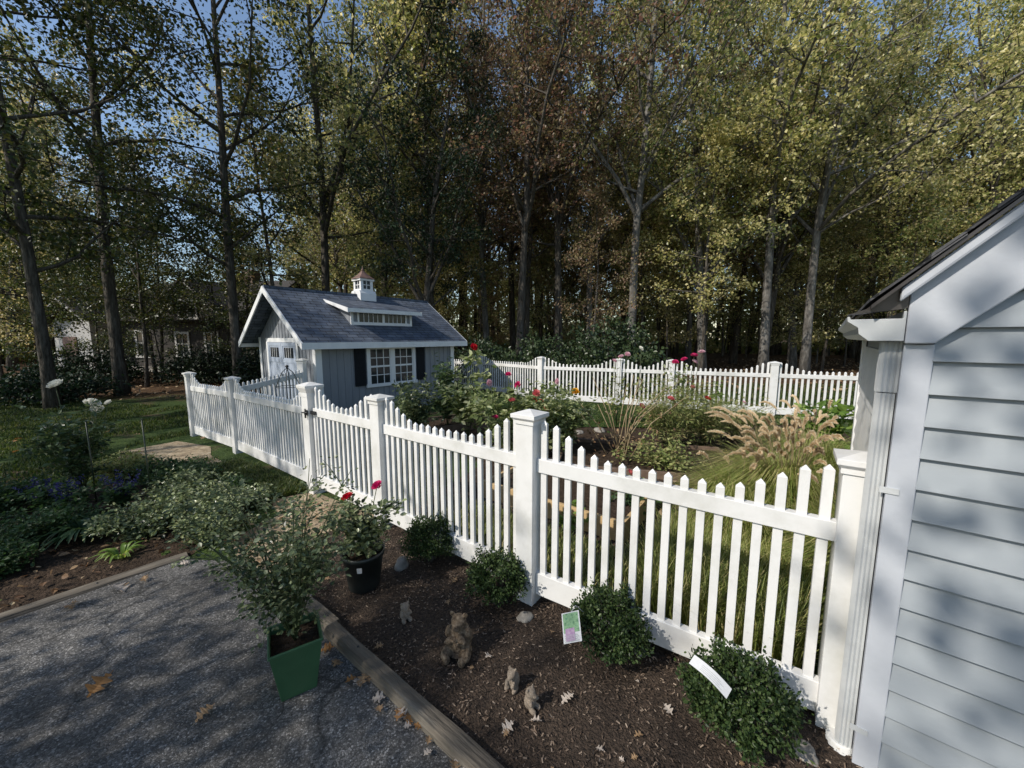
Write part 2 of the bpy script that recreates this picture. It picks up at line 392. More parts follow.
# ------------------------------------------------------------------ world, sun, camera
w = bpy.data.worlds.new("World"); scene.world = w; w.use_nodes = True
nt = w.node_tree; nt.nodes.clear()
wo = nt.nodes.new('ShaderNodeOutputWorld'); bg = nt.nodes.new('ShaderNodeBackground'); sky = nt.nodes.new('ShaderNodeTexSky')
SUN = Vector((-.84, -.54, 0)).normalized(); EL = R(39)
sky.sky_type = 'NISHITA'; sky.sun_disc = False; sky.sun_elevation = EL
sky.sun_rotation = math.atan2(SUN.x, SUN.y) % (2 * math.pi)
sky.air_density = 1.1; sky.dust_density = .6; sky.ozone_density = 1.6
bg.inputs['Strength'].default_value = .15
nt.links.new(sky.outputs[0], bg.inputs[0]); nt.links.new(bg.outputs[0], wo.inputs[0])
sl = bpy.data.lights.new('sun', 'SUN'); sl.energy = 4.3; sl.angle = R(.53); sl.color = (1, .93, .83)
so = bpy.data.objects.new('sun', sl); link(so)
sd = Vector((SUN.x * math.cos(EL), SUN.y * math.cos(EL), math.sin(EL)))
so.rotation_euler = sd.to_track_quat('Z', 'Y').to_euler(); so.location = sd * 60

cam = bpy.data.cameras.new('camera'); cam.sensor_width = 36; cam.lens = 36 * 378 / 1024; cam.clip_end = 500; cam.clip_start = .02
co = bpy.data.objects.new('camera', cam); link(co)
co.location = (0, 0, 1.7); co.rotation_euler = (R(90 - 7), 0, 0)
scene.camera = co
vs = scene.view_settings
vs.view_transform = 'Standard'; vs.look = 'None'; vs.gamma = 1; vs.exposure = .1; vs.use_curve_mapping = False
scene.render.resolution_x = 1024; scene.render.resolution_y = 768

# ------------------------------------------------------------------ ground
def sheet(name, poly, dz, mat, cell=None, rough=0.0, kind='structure'):
    bm = bmesh.new()
    vs_ = [bm.verts.new((p[0], p[1], 0)) for p in poly]
    bm.faces.new(vs_)
    cuts = [((0, 0, 0), (1, 0, 0)), ((-15, 0, 0), (1, 0, 0))]
    if cell:
        xs = [p[0] for p in poly]; ys = [p[1] for p in poly]
        x = min(xs) + cell
        while x < max(xs): cuts.append(((x, 0, 0), (1, 0, 0))); x += cell
        y = min(ys) + cell
        while y < max(ys): cuts.append(((0, y, 0), (0, 1, 0))); y += cell
    for c, n in cuts:
        bmesh.ops.bisect_plane(bm, geom=bm.verts[:] + bm.edges[:] + bm.faces[:], plane_co=c, plane_no=n)
    for v in bm.verts:
        v.co.z = gz(v.co.x) + dz
        if rough:
            v.co.z += rough * (noise.noise(v.co * 6) + .5 * noise.noise(v.co * 19) + .3) * (0 if v.is_boundary else 1)
    bmesh.ops.recalc_face_normals(bm, faces=bm.faces[:])
    me = bpy.data.meshes.new(name); bm.to_mesh(me); bm.free()
    for p in me.polygons: p.use_smooth = True
    me.materials.append(mat)
    o = bpy.data.objects.new(name, me); link(o); o['kind'] = kind
    return o

sheet('ground', [(-300, -120), (300, -120), (300, 300), (-300, 300)], 0, M['terrain'])
sheet('driveway', [(1.9, -.28), (-.13, 1.295), (-1.05, 2.01), (-1.58, 2.42), (-2.05, 2.75), (-2.60, 2.80), (-3.2, 2.10), (-6.6, -1.85), (-12, -8), (6, -9)], .012, M['asphalt'])
mulch_poly = [(1.9, -.26), (-.12, 1.31), (-1.04, 2.02), (-1.58, 2.46), (-1.75, 3.0), (-1.45, 3.5), (-1.17, 3.42), (.11, 2.36), (1.45, 1.55), (1.45, 1.33), (3.2, -.5)]
sheet('mulch_bed', mulch_poly, .008, M['mulch'], .05, .016)
sheet('dirt_path', [(-1.25, 3.45), (-1.6, 2.55), (-2.1, 2.72), (-2.45, 3.1), (-2.3, 3.55), (-2.7, 4.0), (-2.4, 4.35), (-2.15, 4.05), (-1.7, 3.75)], .006, M['sand'], .06, .012)
sheet('bare_earth_patch', [(-5.9, 6.5), (-6.3, 5.9), (-5.7, 5.3), (-4.7, 4.9), (-4.0, 5.15), (-4.6, 5.6), (-5.0, 6.1)], .006, M['sand'], .08, .010)
sheet('flower_bed_soil', [(-2.6, 2.86), (-3.2, 2.17), (-6.6, -1.8), (-8.2, .5), (-6.2, 3.9), (-4.9, 4.5), (-3.3, 4.2), (-2.5, 3.5)], .005, M['soil'], .08, .02)
sheet('garden_soil', [(-1.0, 3.6), (1.3, 1.75), (2.6, 2.3), (5.2, 4.3), (6.2, 7.2), (3.0, 8.8), (1.2, 9.8), (-.6, 9.4), (-1.6, 8.0), (-1.2, 6.3), (-.4, 5.0)], .004, M['soil'], .12, .03)
sheet('garden_lawn', [(-.9, 9.3), (.2, 7.0), (3.4, 6.9), (6.1, 7.3), (6.0, 7.7), (2.7, 9.2), (.9, 10.5)], .035, surf('mown_grass', (.02, .045, .01), (.05, .095, .02), 30, .9, bump=1, bscale=80, spec=.2, bdist=.02))

# ------------------------------------------------------------------ picket fences
def post(root, x, y, z0, h=1.22, half=.0625, rot=None, name='post', flare=False):
    u, n = rot
    mb = MB(); o = (x, y, z0)
    mb.obox(o, u, n, -half, half, -half, half, -.05, h - .075)
    p = mb.build(name, M['vinyl'], root, True, .004)
    c = MB()
    if flare:
        steps = [(half + .004, h - .16), (half + .006, h - .11), (half + .03, h - .055), (half + .032, h - .03), (.02, h)]
    else:
        steps = [(half + .008, h - .085), (half + .008, h - .062), (half + .024, h - .046), (half + .024, h - .024), (.008, h)]
    vs_ = []
    for r, z in steps:
        for a, b in ((-r, -r), (r, -r), (r, r), (-r, r)):
            vs_.append((o[0] + u[0] * a + n[0] * b, o[1] + u[1] * a + n[1] * b, o[2] + z))
    fs = [(0, 3, 2, 1), tuple(range(len(vs_) - 4, len(vs_)))]
    for i in range(len(steps) - 1):
        for k in range(4):
            k2 = (k + 1) % 4
            fs.append((i * 4 + k, i * 4 + k2, (i + 1) * 4 + k2, (i + 1) * 4 + k))
    c.add(vs_, fs)
    l = p.location
    cap = MB(); cap.v = c.v; cap.f = c.f; cap.m = c.m; cap.sm = c.sm
    cap.build('cap', M['vinyl'], p, True, .0015)
    return p

SC = [.17, .15, .10, .055, .02]
def panel(root, p0, p1, z0, z1, s0=SC, s1=SC, pitch=.0795, inset=.065, name='picket_panel', flat=1.02, pw=.019, low=.06, stiles=False):
    """pickets in one mesh, rails as sub-parts"""
    p0 = Vector(p0); p1 = Vector(p1)
    d = p1 - p0; Ln = d.length; u = d / Ln; n = Vector((-u.y, u.x))
    dz = (z1 - z0) / Ln
    o = (p0.x, p0.y, z0)
    a0, a1 = inset, Ln - inset
    k = max(2, int(round((a1 - a0) / pitch)))
    mb = MB()
    for i in range(k):
        a = a0 + (i + .5) * (a1 - a0) / k
        h = flat + (s0[i] if i < len(s0) else 0) + (s1[k - 1 - i] if k - 1 - i < len(s1) else 0)
        h += random.uniform(-.002, .002)
        a += random.uniform(-.0012, .0012)
        zb = dz * a
        tip = .022
        P = []
        for z in (low + .05, h - tip):
            for x, y in ((a - pw, -.011), (a + pw, -.011), (a + pw, .011), (a - pw, .011)):
                P.append((o[0] + u[0] * x + n[0] * y, o[1] + u[1] * x + n[1] * y, o[2] + z + zb))
        for x in (a,):
            P.append((o[0] + u[0] * x, o[1] + u[1] * x, o[2] + h + zb))
        mb.add(P, [(0, 3, 2, 1), (0, 1, 5, 4), (1, 2, 6, 5), (2, 3, 7, 6), (3, 0, 4, 7), (4, 5, 8), (5, 6, 8), (6, 7, 8), (7, 4, 8)])
    pk = mb.build(name, M['vinyl'], root, True, .0015)
    for za, zb_ in ((.865, .95), (low, low + .145)):
        r = MB(); r.obox(o, u, n, a0 - (.0 if stiles else .003), a1 + (.0 if stiles else .003), -.024, .024, za, zb_, 0, dz)
        r.build('rail', M['vinyl'], pk, True, .003)
    if stiles:
        for a in (a0 + .0, a1 - .035):
            r = MB(); r.obox(o, u, n, a, a + .035, -.0265, .0265, low - .005, .953, 0, dz)
            r.build('stile', M['vinyl'], pk, True, .003)
    return pk

def frame(p0, p1):
    d = Vector(p1) - Vector(p0); d.normalize()
    return d, Vector((-d.y, d.x))

PR = (1.42, 1.475); PN = (.11, 2.28); PG1 = (-1.17, 3.30); PG2 = (-2.22, 4.12); PM = (-4.28, 5.75); PL = (-5.92, 6.90)
rotF = frame(PL, PR)
zf = lambda p: gz(p[0]) + .02
fr = empty('picket_fence', (PN[0], PN[1], 0), 0, 'white vinyl picket fence running from the house corner past the gate, mulch bed in front', 'fence')
post(fr, *PR, zf(PR), 1.225, .066, rotF)
post(fr, *PN, zf(PN), 1.245, .0625, rotF)
post(fr, *PG1, zf(PG1) - .01, 1.22, .066, rotF)
post(fr, *PG2, zf(PG2) - .01, 1.25, .072, rotF, flare=True)
post(fr, *PM, zf(PM) - .02, 1.20, .0625, rotF)
post(fr, *PL, zf(PL) - .02, 1.20, .0625, rotF)
panel(fr, PN, PR, zf(PN), zf(PR) - .035)
panel(fr, PG1, PN, zf(PG1), zf(PN))
panel(fr, PM, PG2, zf(PM) - .02, zf(PG2))
panel(fr, PL, PM, zf(PL) - .03, zf(PM) - .02, pitch=.09)
# gate
gt = empty('picket_gate', (PG2[0], PG2[1], gz(PG2[0])), 0, 'white picket garden gate with black latch between two tall posts', 'gate')
panel(gt, PG2, PG1, zf(PG2) + .01, zf(PG1) + .01, inset=.088, pitch=.088, stiles=True)
lt = MB()
u, n = frame(PG2, PG1)
lt.obox((PG2[0], PG2[1], zf(PG2)), u, n, .062, .17, -.048, -.027, .90, .935)
lt.obox((PG2[0], PG2[1], zf(PG2)), u, n, .035, .075, -.082, -.074, .89, .945)
lt.tube([(PG2[0] + u.x * .05 - n.x * .09, PG2[1] + u.y * .05 - n.y * .09, zf(PG2) + .86), (PG2[0] + u.x * .05 - n.x * .09, PG2[1] + u.y * .05 - n.y * .09, zf(PG2) + .96)], .009, 8)
lt.tube([(PG2[0] - n.x * .09 - u.x * .03, PG2[1] - n.y * .09 - u.y * .03, zf(PG2) + .91), (PG2[0] + u.x * .1 - n.x * .09, PG2[1] + u.y * .1 - n.y * .09, zf(PG2) + .925)], .008, 8)
lt.build('latch', M['blackmetal'], gt, True)
# short return run from the front fence to the shed
PS0, PS1 = PM, (-4.13, 7.42)
rotS = frame(PS0, PS1)
fs_ = empty('picket_fence', (PS1[0], PS1[1], gz(PS1[0])), 0, 'short white picket run in front of the shed double door', 'fence')
post(fs_, *PS1, gz(PS1[0]), 1.38, .06, rotS)
panel(fs_, PS0, PS1, gz(PS0[0]) + .06, gz(PS1[0]) + .16, s0=[], s1=[], pitch=.1, inset=.06)
# back fence
BP = [(-2.9, 13.95), (-1.04, 12.5), (.80, 10.35), (2.70, 9.50), (3.82, 9.02), (5.72, 8.22), (7.90, 7.30), (10.1, 6.4)]
fb = empty('picket_fence', (BP[3][0], BP[3][1], 0), 0, 'long white picket fence along the back of the garden in front of the woods', 'fence')
for i, p in enumerate(BP):
    r_ = frame(BP[max(0, i - 1)], BP[min(len(BP) - 1, i + 1)])
    post(fb, *p, gz(p[0]) - .03, 1.22, .066 if i != 5 else .07, r_)
for a, b in zip(BP[:-1], BP[1:]):
    panel(fb, a, b, gz(a[0]) - .03, gz(b[0]) - .03, pitch=.103, pw=.021, flat=1.03)

# ------------------------------------------------------------------ house at right
def house():
    ang = R(-40)
    h = empty('clapboard_building', (1.39, 1.32, 0), ang, 'pale blue grey clapboard building with white gutter at the right edge', 'building')
    Wd, Lg, pk = 3.6, 2.3, 1.8
    core = MB()
    core.prism([(.012, -.1), (Wd - .012, -.1), (Wd - .012, 1.75), (pk, 1.70 + pk - .03), (.012, 1.70)], 'y', .02, Lg)
    sid = MB(); e = .112; z = -.06
    k = 0
    while z < 3.4:
        def sl(zz): return max(.092, zz - 1.70)
        x0, x1 = max(.050, z + e * .5 - 1.72), Wd - max(.050, z + e * .5 - 1.72)
        if x1 - x0 > .05:
            sid.hexa([(x0, -.026, z), (x1, -.026, z), (x1, .02, z), (x0, .02, z), (x0, -.003, z + e + .012), (x1, -.003, z + e + .012), (x1, .02, z + e + .012), (x0, .02, z + e + .012)])
        z += e; k += 1
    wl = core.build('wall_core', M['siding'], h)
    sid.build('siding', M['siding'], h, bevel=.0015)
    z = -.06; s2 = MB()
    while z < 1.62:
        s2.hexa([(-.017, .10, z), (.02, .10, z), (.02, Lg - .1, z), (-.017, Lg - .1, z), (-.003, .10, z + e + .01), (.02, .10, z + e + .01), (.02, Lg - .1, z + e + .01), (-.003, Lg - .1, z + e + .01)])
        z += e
    s2.build('siding', M['white'], h)  # sunlit side wall: its brightness is put into the white colour
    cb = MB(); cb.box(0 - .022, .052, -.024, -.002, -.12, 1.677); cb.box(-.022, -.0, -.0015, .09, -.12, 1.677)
    cb.build('corner_board', M['trim'], h, bevel=.003)
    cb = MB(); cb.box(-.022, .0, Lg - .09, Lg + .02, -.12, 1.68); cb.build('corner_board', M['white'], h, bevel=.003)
    # frieze following the rake
    f = MB()
    def rk(z0, z1, x0, y0, y1, flatfoot=None):
        poly = [(x0, z0 + x0), (pk, z0 + pk), (Wd - x0, z0 + x0), (Wd - x0, z1 + x0), (pk, z1 + pk), (x0, z1 + x0)]
        if flatfoot is not None:
            poly = [(x0, flatfoot), (flatfoot - z0, flatfoot), (pk, z0 + pk), (Wd - flatfoot + z0, flatfoot), (Wd - x0, flatfoot), (Wd - x0, z1 + x0), (pk, z1 + pk), (x0, z1 + x0)]
        return poly
    f.prism(rk(1.634, 1.885, -.024, 0, 0, 1.68), 'y', -.05, .01)
    f.build('rake_board', M['trim'], h, bevel=.004)
    f = MB(); f.prism(rk(1.868, 1.915, -.05, 0, 0), 'y', -.085, -.052); f.build('rake_moulding', M['trim'], h, bevel=.008)
    f = MB(); f.prism(rk(1.918, 1.932, -.12, 0, 0), 'y', -.098, Lg + .1); f.build('drip_edge', M['drip'], h)
    rf = MB()
    for lay in range(16):     # shingle courses, each a thin wedge
        x0 = -.125 + lay * .125; x1 = x0 + .20
        if x0 > pk: break
        x1 = min(x1, pk + .02)
        for sgn in (0, 1):
            q = [(x0, 1.938 + x0 + .010), (x1, 1.938 + x1 - .004), (x1, 1.938 + x1 + .001), (x0, 1.938 + x0 + .022)]
            if sgn: q = [(Wd - a, b) for a, b in q][::-1]
            rf.prism(q, 'y', -.105 + .004 * math.sin(lay * 2.3), Lg + .1)
    rf.build('roof', M['house_shingle'], h)
    g = MB()
    prof = [(-.026, 1.79), (-.026, 1.688), (-.115, 1.688), (-.142, 1.712), (-.146, 1.735), (-.176, 1.757), (-.178, 1.775), (-.170, 1.775), (-.168, 1.765), (-.034, 1.765), (-.034, 1.79)]
    g.prism(prof, 'y', -.045, Lg + .05)
    g.build('gutter', M['gutterwhite'], h, bevel=.002)
    g = MB(); g.prism([(-.178, 1.782), (-.13, 1.80), (-.026, 1.905), (-.026, 1.80), (-.05, 1.795)], 'y', -.05, .02); g.build('gutter_guard', M['drip'], h)
    # corrugated downspout on the side wall
    d = MB()
    def spout(z0, z1, ins=0.0):
        y0, y1 = .006, .060; x0, x1 = -.076 + ins, -.026 - ins
        pts = []
        nrib = 4
        for i in range(nrib * 2 + 1):
            t = i / (nrib * 2); pts.append((x0 + (.0 if i % 2 else .006), y0 + (y1 - y0) * t))
        for i in range(nrib * 2 + 1):
            t = i / (nrib * 2); pts.append((x1 - (.0 if i % 2 else .004), y1 - (y1 - y0) * t))
        q = []
        for i in range(5):
            pass
        front = [(x0 + (x1 - x0) * i / 8, y0 - (0 if i % 2 else .006)) for i in range(8, 0, -1)]
        d.prism([(a, b) for a, b in front] + pts[:nrib * 2 + 1] + pts[nrib * 2 + 1:], 'z', z0, z1)
    spout(.02, 1.50); spout(1.5035, 1.69, -.003)
    ds = d.build('downspout', M['gutterwhite'], h)
    for zz in (.16, 1.14):
        b = MB(); b.box(-.040, .012, -.0285, -.0245, zz, zz + .022); b.build('strap', M['gutterwhite'], ds)
    ex = MB()
    pts = []; rad = []
    for i in range(26):
        t = i / 25
        pts.append((-.057, .037 - .05 * t * t, .045 - t * .12)); rad.append(.042 + (.006 if i % 2 else 0))
    ex.tube(pts, rad, 14, smooth=False); ex.build('flexible_elbow', M['vinyl'], ds)
house()

# ------------------------------------------------------------------ garden shed
def shed():
    Wd, Lg = 2.8, 3.7
    zb = 0.0; ey = .25; ex = .35        # eave and gable overhang
    pitch = math.tan(R(35.2)); ze = 1.66  # roof underside height at eave edge (y=-ey)
    s = empty('garden_shed', (-3.9, 7.53, -.10), R(52.3), 'blue grey garden shed with slate blue shingle roof, dormer and white cupola', 'shed')
    mid = Wd / 2
    zr = lambda y: ze + (y + ey) * pitch if y <= mid else ze + (Wd + ey - y) * pitch
    wl = MB(); wl.prism([(0, 0), (Wd, 0), (Wd, zr(Wd) - .02), (mid, zr(mid) - .02), (0, zr(0) - .02)], 'x', 0, Lg)
    x = .12
    while x < Lg:
        wl.box(x - .012, x + .012, -.010, -.001, 0, zr(0) - .03); x += .155
    y = .12
    while y < Wd:
        wl.box(-.010, -.001, y - .012, y + .012, 0, zr(y) - .04); y += .155
    wl.build('wall', M['shedwall'], s)
    for bxs in (((-.025, .10, -.028, -.012, 0, zr(0) - .02), (-.028, -.012, -.0115, .09, 0, zr(0) - .03)), ((-.028, -.012, Wd - .09, Wd + .02, 0, zr(0) - .03),), ((Lg - .10, Lg + .02, -.028, -.012, 0, zr(0) - .02),)):
        t = MB()
        for q in bxs: t.box(*q)
        t.build('corner_trim', M['white'], s)
    # roof
    th = .055
    rf = MB()
    for sg in (0, 1):
        q = [(-ey, ze), (mid, zr(mid)), (mid, zr(mid) + th), (-ey, ze + th)]
        if sg: q = [(Wd - a, b) for a, b in q][::-1]
        rf.prism(q, 'x', -ex, Lg + .28)
    rf.box(-ex, Lg + .28, mid - .06, mid + .06, zr(mid) + th - .04, zr(mid) + th + .012)
    ro = rf.build('roof', M['shed_shingle'], s)
    fa = MB()
    fa.box(-ex - .0, Lg + .28, -ey - .025, -ey - .002, ze - .085, ze + .045)
    fa.box(-ex - .0, Lg + .28, Wd + ey + .002, Wd + ey + .025, ze - .085, ze + .045)
    fa.box(-ex + .01, Lg + .27, -ey, -.03, ze - .018, ze - .004)
    fa.build('fascia', M['white'], s)
    for x0, x1 in ((-ex - .024, -ex - .001), (Lg + .281, Lg + .304)):
        rb = MB()
        for sg in (0, 1):
            q = [(-ey - .02, ze - .09), (mid, zr(mid) - .085), (mid, zr(mid) + .05), (-ey - .02, ze + .04)]
            if sg: q = [(Wd - a, b) for a, b in q][::-1]
            rb.prism(q, 'x', x0, x1)
        rb.build('rake_board', M['white'], s)
    # gable soffit band
    gv = MB(); gv.box(-.03, -.012, mid - .16, mid + .16, zr(mid) - .52, zr(mid) - .40); gv.build('gable_trim', M['white'], s)
    # double door
    dt = 1.70
    dfm = MB()
    dfm.box(-.034, -.012, .72, .80, 0, dt + .09); dfm.box(-.034, -.012, 2.28, 2.36, 0, dt + .09); dfm.box(-.034, -.012, .80, 2.28, dt, dt + .09)
    dfm.build('door_frame', M['white'], s)
    for y0, y1 in ((.805, 1.535), (1.545, 2.275)):
        d = MB(); d.box(-.028, -.011, y0, y1, .03, dt - .005)
        for yy in np.arange(y0 + .15, y1 - .1, .14): d.box(-.030, -.0285, float(yy), float(yy) + .012, .1, dt - .48)
        do = d.build('door', M['sheddoor'], s)
        b = MB()
        for a0, a1, z0, z1 in ((y0, y0 + .08, .03, dt - .005), (y1 - .08, y1, .03, dt - .005), (y0 + .08, y1 - .08, .03, .13), (y0 + .08, y1 - .08, dt - .085, dt - .005), (y0 + .08, y1 - .08, dt - .45, dt - .37)):
            b.box(-.038, -.0305, a0, a1, z0, z1)
        b.build('door_trim', M['sheddoor'], do)
        g = MB(); g.box(-.033, -.0305, y0 + .14, y1 - .14, dt - .34, dt - .12); g.build('pane', M['glass'], do)
        g = MB()
        for k in range(1, 4):
            yy = y0 + .14 + (y1 - y0 - .28) * k / 4; g.box(-.038, -.0335, yy - .006, yy + .006, dt - .34, dt - .12)
        g.build('muntin', M['white'], do)
    g = MB(); g.box(-.055, -.039, 1.50, 1.53, .85, 1.0); g.build('door_latch', M['blackmetal'], s)
    # double window on the long wall
    x0, x1, z0, z1 = 1.08, 2.40, .76, 1.60
    fm = MB()
    fm.box(x0, x0 + .07, -.045, -.012, z0, z1); fm.box(x1 - .07, x1, -.045, -.012, z0, z1); mx_ = (x0 + x1) / 2
    fm.box(mx_ - .05, mx_ + .05, -.045, -.012, z0, z1); fm.box(x0 + .07, x1 - .07, -.0445, -.012, z1 - .06, z1); fm.box(x0 - .03, x1 + .03, -.065, -.012, z0 - .07, z0)
    wf = fm.build('window', M['white'], s)
    for a0, a1 in ((x0 + .07, mx_ - .05), (mx_ + .05, x1 - .07)):
        g = MB(); g.box(a0, a1, -.018, -.0125, z0, z1 - .06); g.build('pane', M['glass'], wf)
        g = MB(); zm = (z0 + z1 - .06) / 2
        g.box(a0, a1, -.036, -.019, zm - .02, zm + .02)
        g.box(a0, a0 + .025, -.034, -.019, z0, zm - .02); g.box(a1 - .025, a1, -.034, -.019, z0, zm - .02)
        g.box(a0, a0 + .025, -.034, -.019, zm + .02, z1 - .06); g.box(a1 - .025, a1, -.034, -.019, zm + .02, z1 - .06)
        for k in (1, 2):
            xx = a0 + (a1 - a0) * k / 3; g.box(xx - .008, xx + .008, -.028, -.019, zm + .02, z1 - .06); g.box(xx - .008, xx + .008, -.028, -.019, z0, zm - .02)
        zz = (zm + z1 - .06) / 2
        g.box(a0 + .025, a1 - .025, -.0275, -.019, zz - .008, zz + .008)
        zz = (zm + z0) / 2
        g.box(a0 + .025, a1 - .025, -.0275, -.019, zz - .008, zz + .008)
        g.build('sash', M['white'], wf)
    for a0, a1 in ((.80, 1.05), (2.45, 2.70)):
        g = MB(); g.box(a0, a1, -.035, -.012, z0 - .02, z1)
        for zz in (z0 + .02, z0 + .40):
            k = zz
            while k < zz + .34: g.box(a0 + .03, a1 - .03, -.041, -.0355, k, k + .018); k += .032
        g.build('shutter', M['shutter'], s)
    # shed dormer
    dx0, dx1 = .88, 2.62
    yw = .30; zb_ = zr(yw) + th; ztop = zb_ + .29
    yl = yw - .20; slope = .24
    zlow = ztop + .005
    # roof of dormer from yl up to where it meets the main roof
    ym = (zlow + .05 - slope * yl - ze - th - ey * pitch) / (pitch - slope)
    dm = MB()
    dm.prism([(yw, zr(yw) + th - .02), (yw, ztop + .02), (ym - .1, zr(ym - .1) + th + .0)], 'x', dx0 + .05, dx1 - .05)
    dm.build('dormer_wall', M['shedwall'], s)
    dr = MB()
    dr.prism([(yl, zlow), (ym, zlow + slope * (ym - yl)), (ym + .02, zlow + slope * (ym - yl) + .045), (yl, zlow + .045)], 'x', dx0 - .1, dx1 + .1)
    dr.build('dormer_roof', M['shed_shingle'], s)
    dt_ = MB()
    dt_.box(dx0 - .1, dx1 + .1, yl - .025, yl - .002, zlow - .05, zlow + .035)
    for a0, a1 in ((dx0 - .123, dx0 - .101), (dx1 + .101, dx1 + .123)):
        dt_.prism([(yl - .025, zlow - .06), (ym - .05, zlow + slope * (ym - yl) - .03), (ym + .06, zlow + slope * (ym + .06 - yl) + .035), (yl - .025, zlow + .035)], 'x', a0, a1)
    dt_.build('dormer_trim', M['white'], s)
    dw = MB()
    a0, a1 = dx0 + .05, dx1 - .05
    dw.box(a0, a1, yw - .03, yw - .002, zb_ - .04, zb_ + .045); dw.box(a0, a1, yw - .03, yw - .002, ztop - .045, ztop)
    xs = [a0, a0 + .06, a0 + .16, a0 + .20, (a0 + a1) / 2 - .03, (a0 + a1) / 2 + .03, a1 - .20, a1 - .16, a1 - .06, a1]
    for i in (0, 2, 4, 6, 8): dw.box(xs[i], xs[i + 1], yw - .0295, yw - .0025, zb_ + .045, ztop - .045)
    dwo = dw.build('dormer_window', M['white'], s)
    for i in (3, 5):
        g = MB(); g.box(xs[i], xs[i + 1], yw - .012, yw - .001, zb_ + .045, ztop - .045); g.build('pane', M['glass'], dwo)
        g = MB()
        for k in range(1, 5):
            xx = xs[i] + (xs[i + 1] - xs[i]) * k / 5; g.box(xx - .007, xx + .007, yw - .022, yw - .0125, zb_ + .045, ztop - .045)
        g.build('muntin', M['white'], dwo)
    # cupola
    cx, cy = 1.95, mid
    hz = zr(mid) + th - .07
    c = MB()
    b = .19
    c.prism([(cy - b - .03, hz - .26), (cy + b + .03, hz - .26), (cy + b + .03, hz + .10), (cy + b - .015, hz + .17), (cy - b + .015, hz + .17), (cy - b - .03, hz + .10)], 'x', cx - b - .03, cx + b + .03)
    b2 = .168
    for sx in (-1, 1):
        for sy in (-1, 1):
            c.box(cx + sx * (b2 - .035) - .035, cx + sx * (b2 - .035) + .035, cy + sy * (b2 - .035) - .035, cy + sy * (b2 - .035) + .035, hz + .17, hz + .44)
    c.box(cx - b2 - .004, cx + b2 + .004, cy - b2 - .004, cy + b2 + .004, hz + .165, hz + .215); c.box(cx - b2 - .03, cx + b2 + .03, cy - b2 - .03, cy + b2 + .03, hz + .42, hz + .465)
    cu = c.build('cupola', M['white'], s)
    g = MB(); g.box(cx - b2 + .06, cx + b2 - .06, cy - b2 + .03, cy + b2 - .03, hz + .2, hz + .43); g.box(cx - b2 + .03, cx + b2 - .03, cy - b2 + .06, cy + b2 - .06, hz + .2, hz + .43)
    g.build('pane', M['glass'], cu)
    g = MB()
    for q in (-1, 1):
        g.box(cx - .008, cx + .008, cy + q * (b2 - .02) - .008, cy + q * (b2 - .02) + .008, hz + .215, hz + .42); g.box(cx - .11, cx + .11, cy + q * (b2 - .02) - .007, cy + q * (b2 - .02) + .007, hz + .31, hz + .325)
        g.box(cx + q * (b2 - .02) - .008, cx + q * (b2 - .02) + .008, cy - .008, cy + .008, hz + .215, hz + .42); g.box(cx + q * (b2 - .02) - .007, cx + q * (b2 - .02) + .007, cy - .11, cy + .11, hz + .31, hz + .325)
    g.build('muntin', M['white'], cu)
    r = MB()
    st = [(.235, .465), (.23, .482), (.14, .55), (.085, .61), (.045, .66), (.02, .69)]
    vs_ = []
    for rr, z in st:
        for k in range(8):
            a = math.pi / 4 * k
            q = rr * (1.0 if k % 2 == 0 else 1.25)
            vs_.append((cx + q * math.cos(a), cy + q * math.sin(a), hz + z))
    fs = [tuple(range(8))[::-1], tuple(range(len(vs_) - 8, len(vs_)))]
    for i in range(len(st) - 1):
        for k in range(8): fs.append((i * 8 + k, i * 8 + (k + 1) % 8, (i + 1) * 8 + (k + 1) % 8, (i + 1) * 8 + k))
    r.add(vs_, fs); r.lathe((cx, cy, hz + .68), [(.0, 0), (.03, .01), (.035, .03), (.02, .05), (.008, .06), (.006, .12), (0, .125)], 10)
    r.build('cupola_roof', M['copper'], cu)
shed()

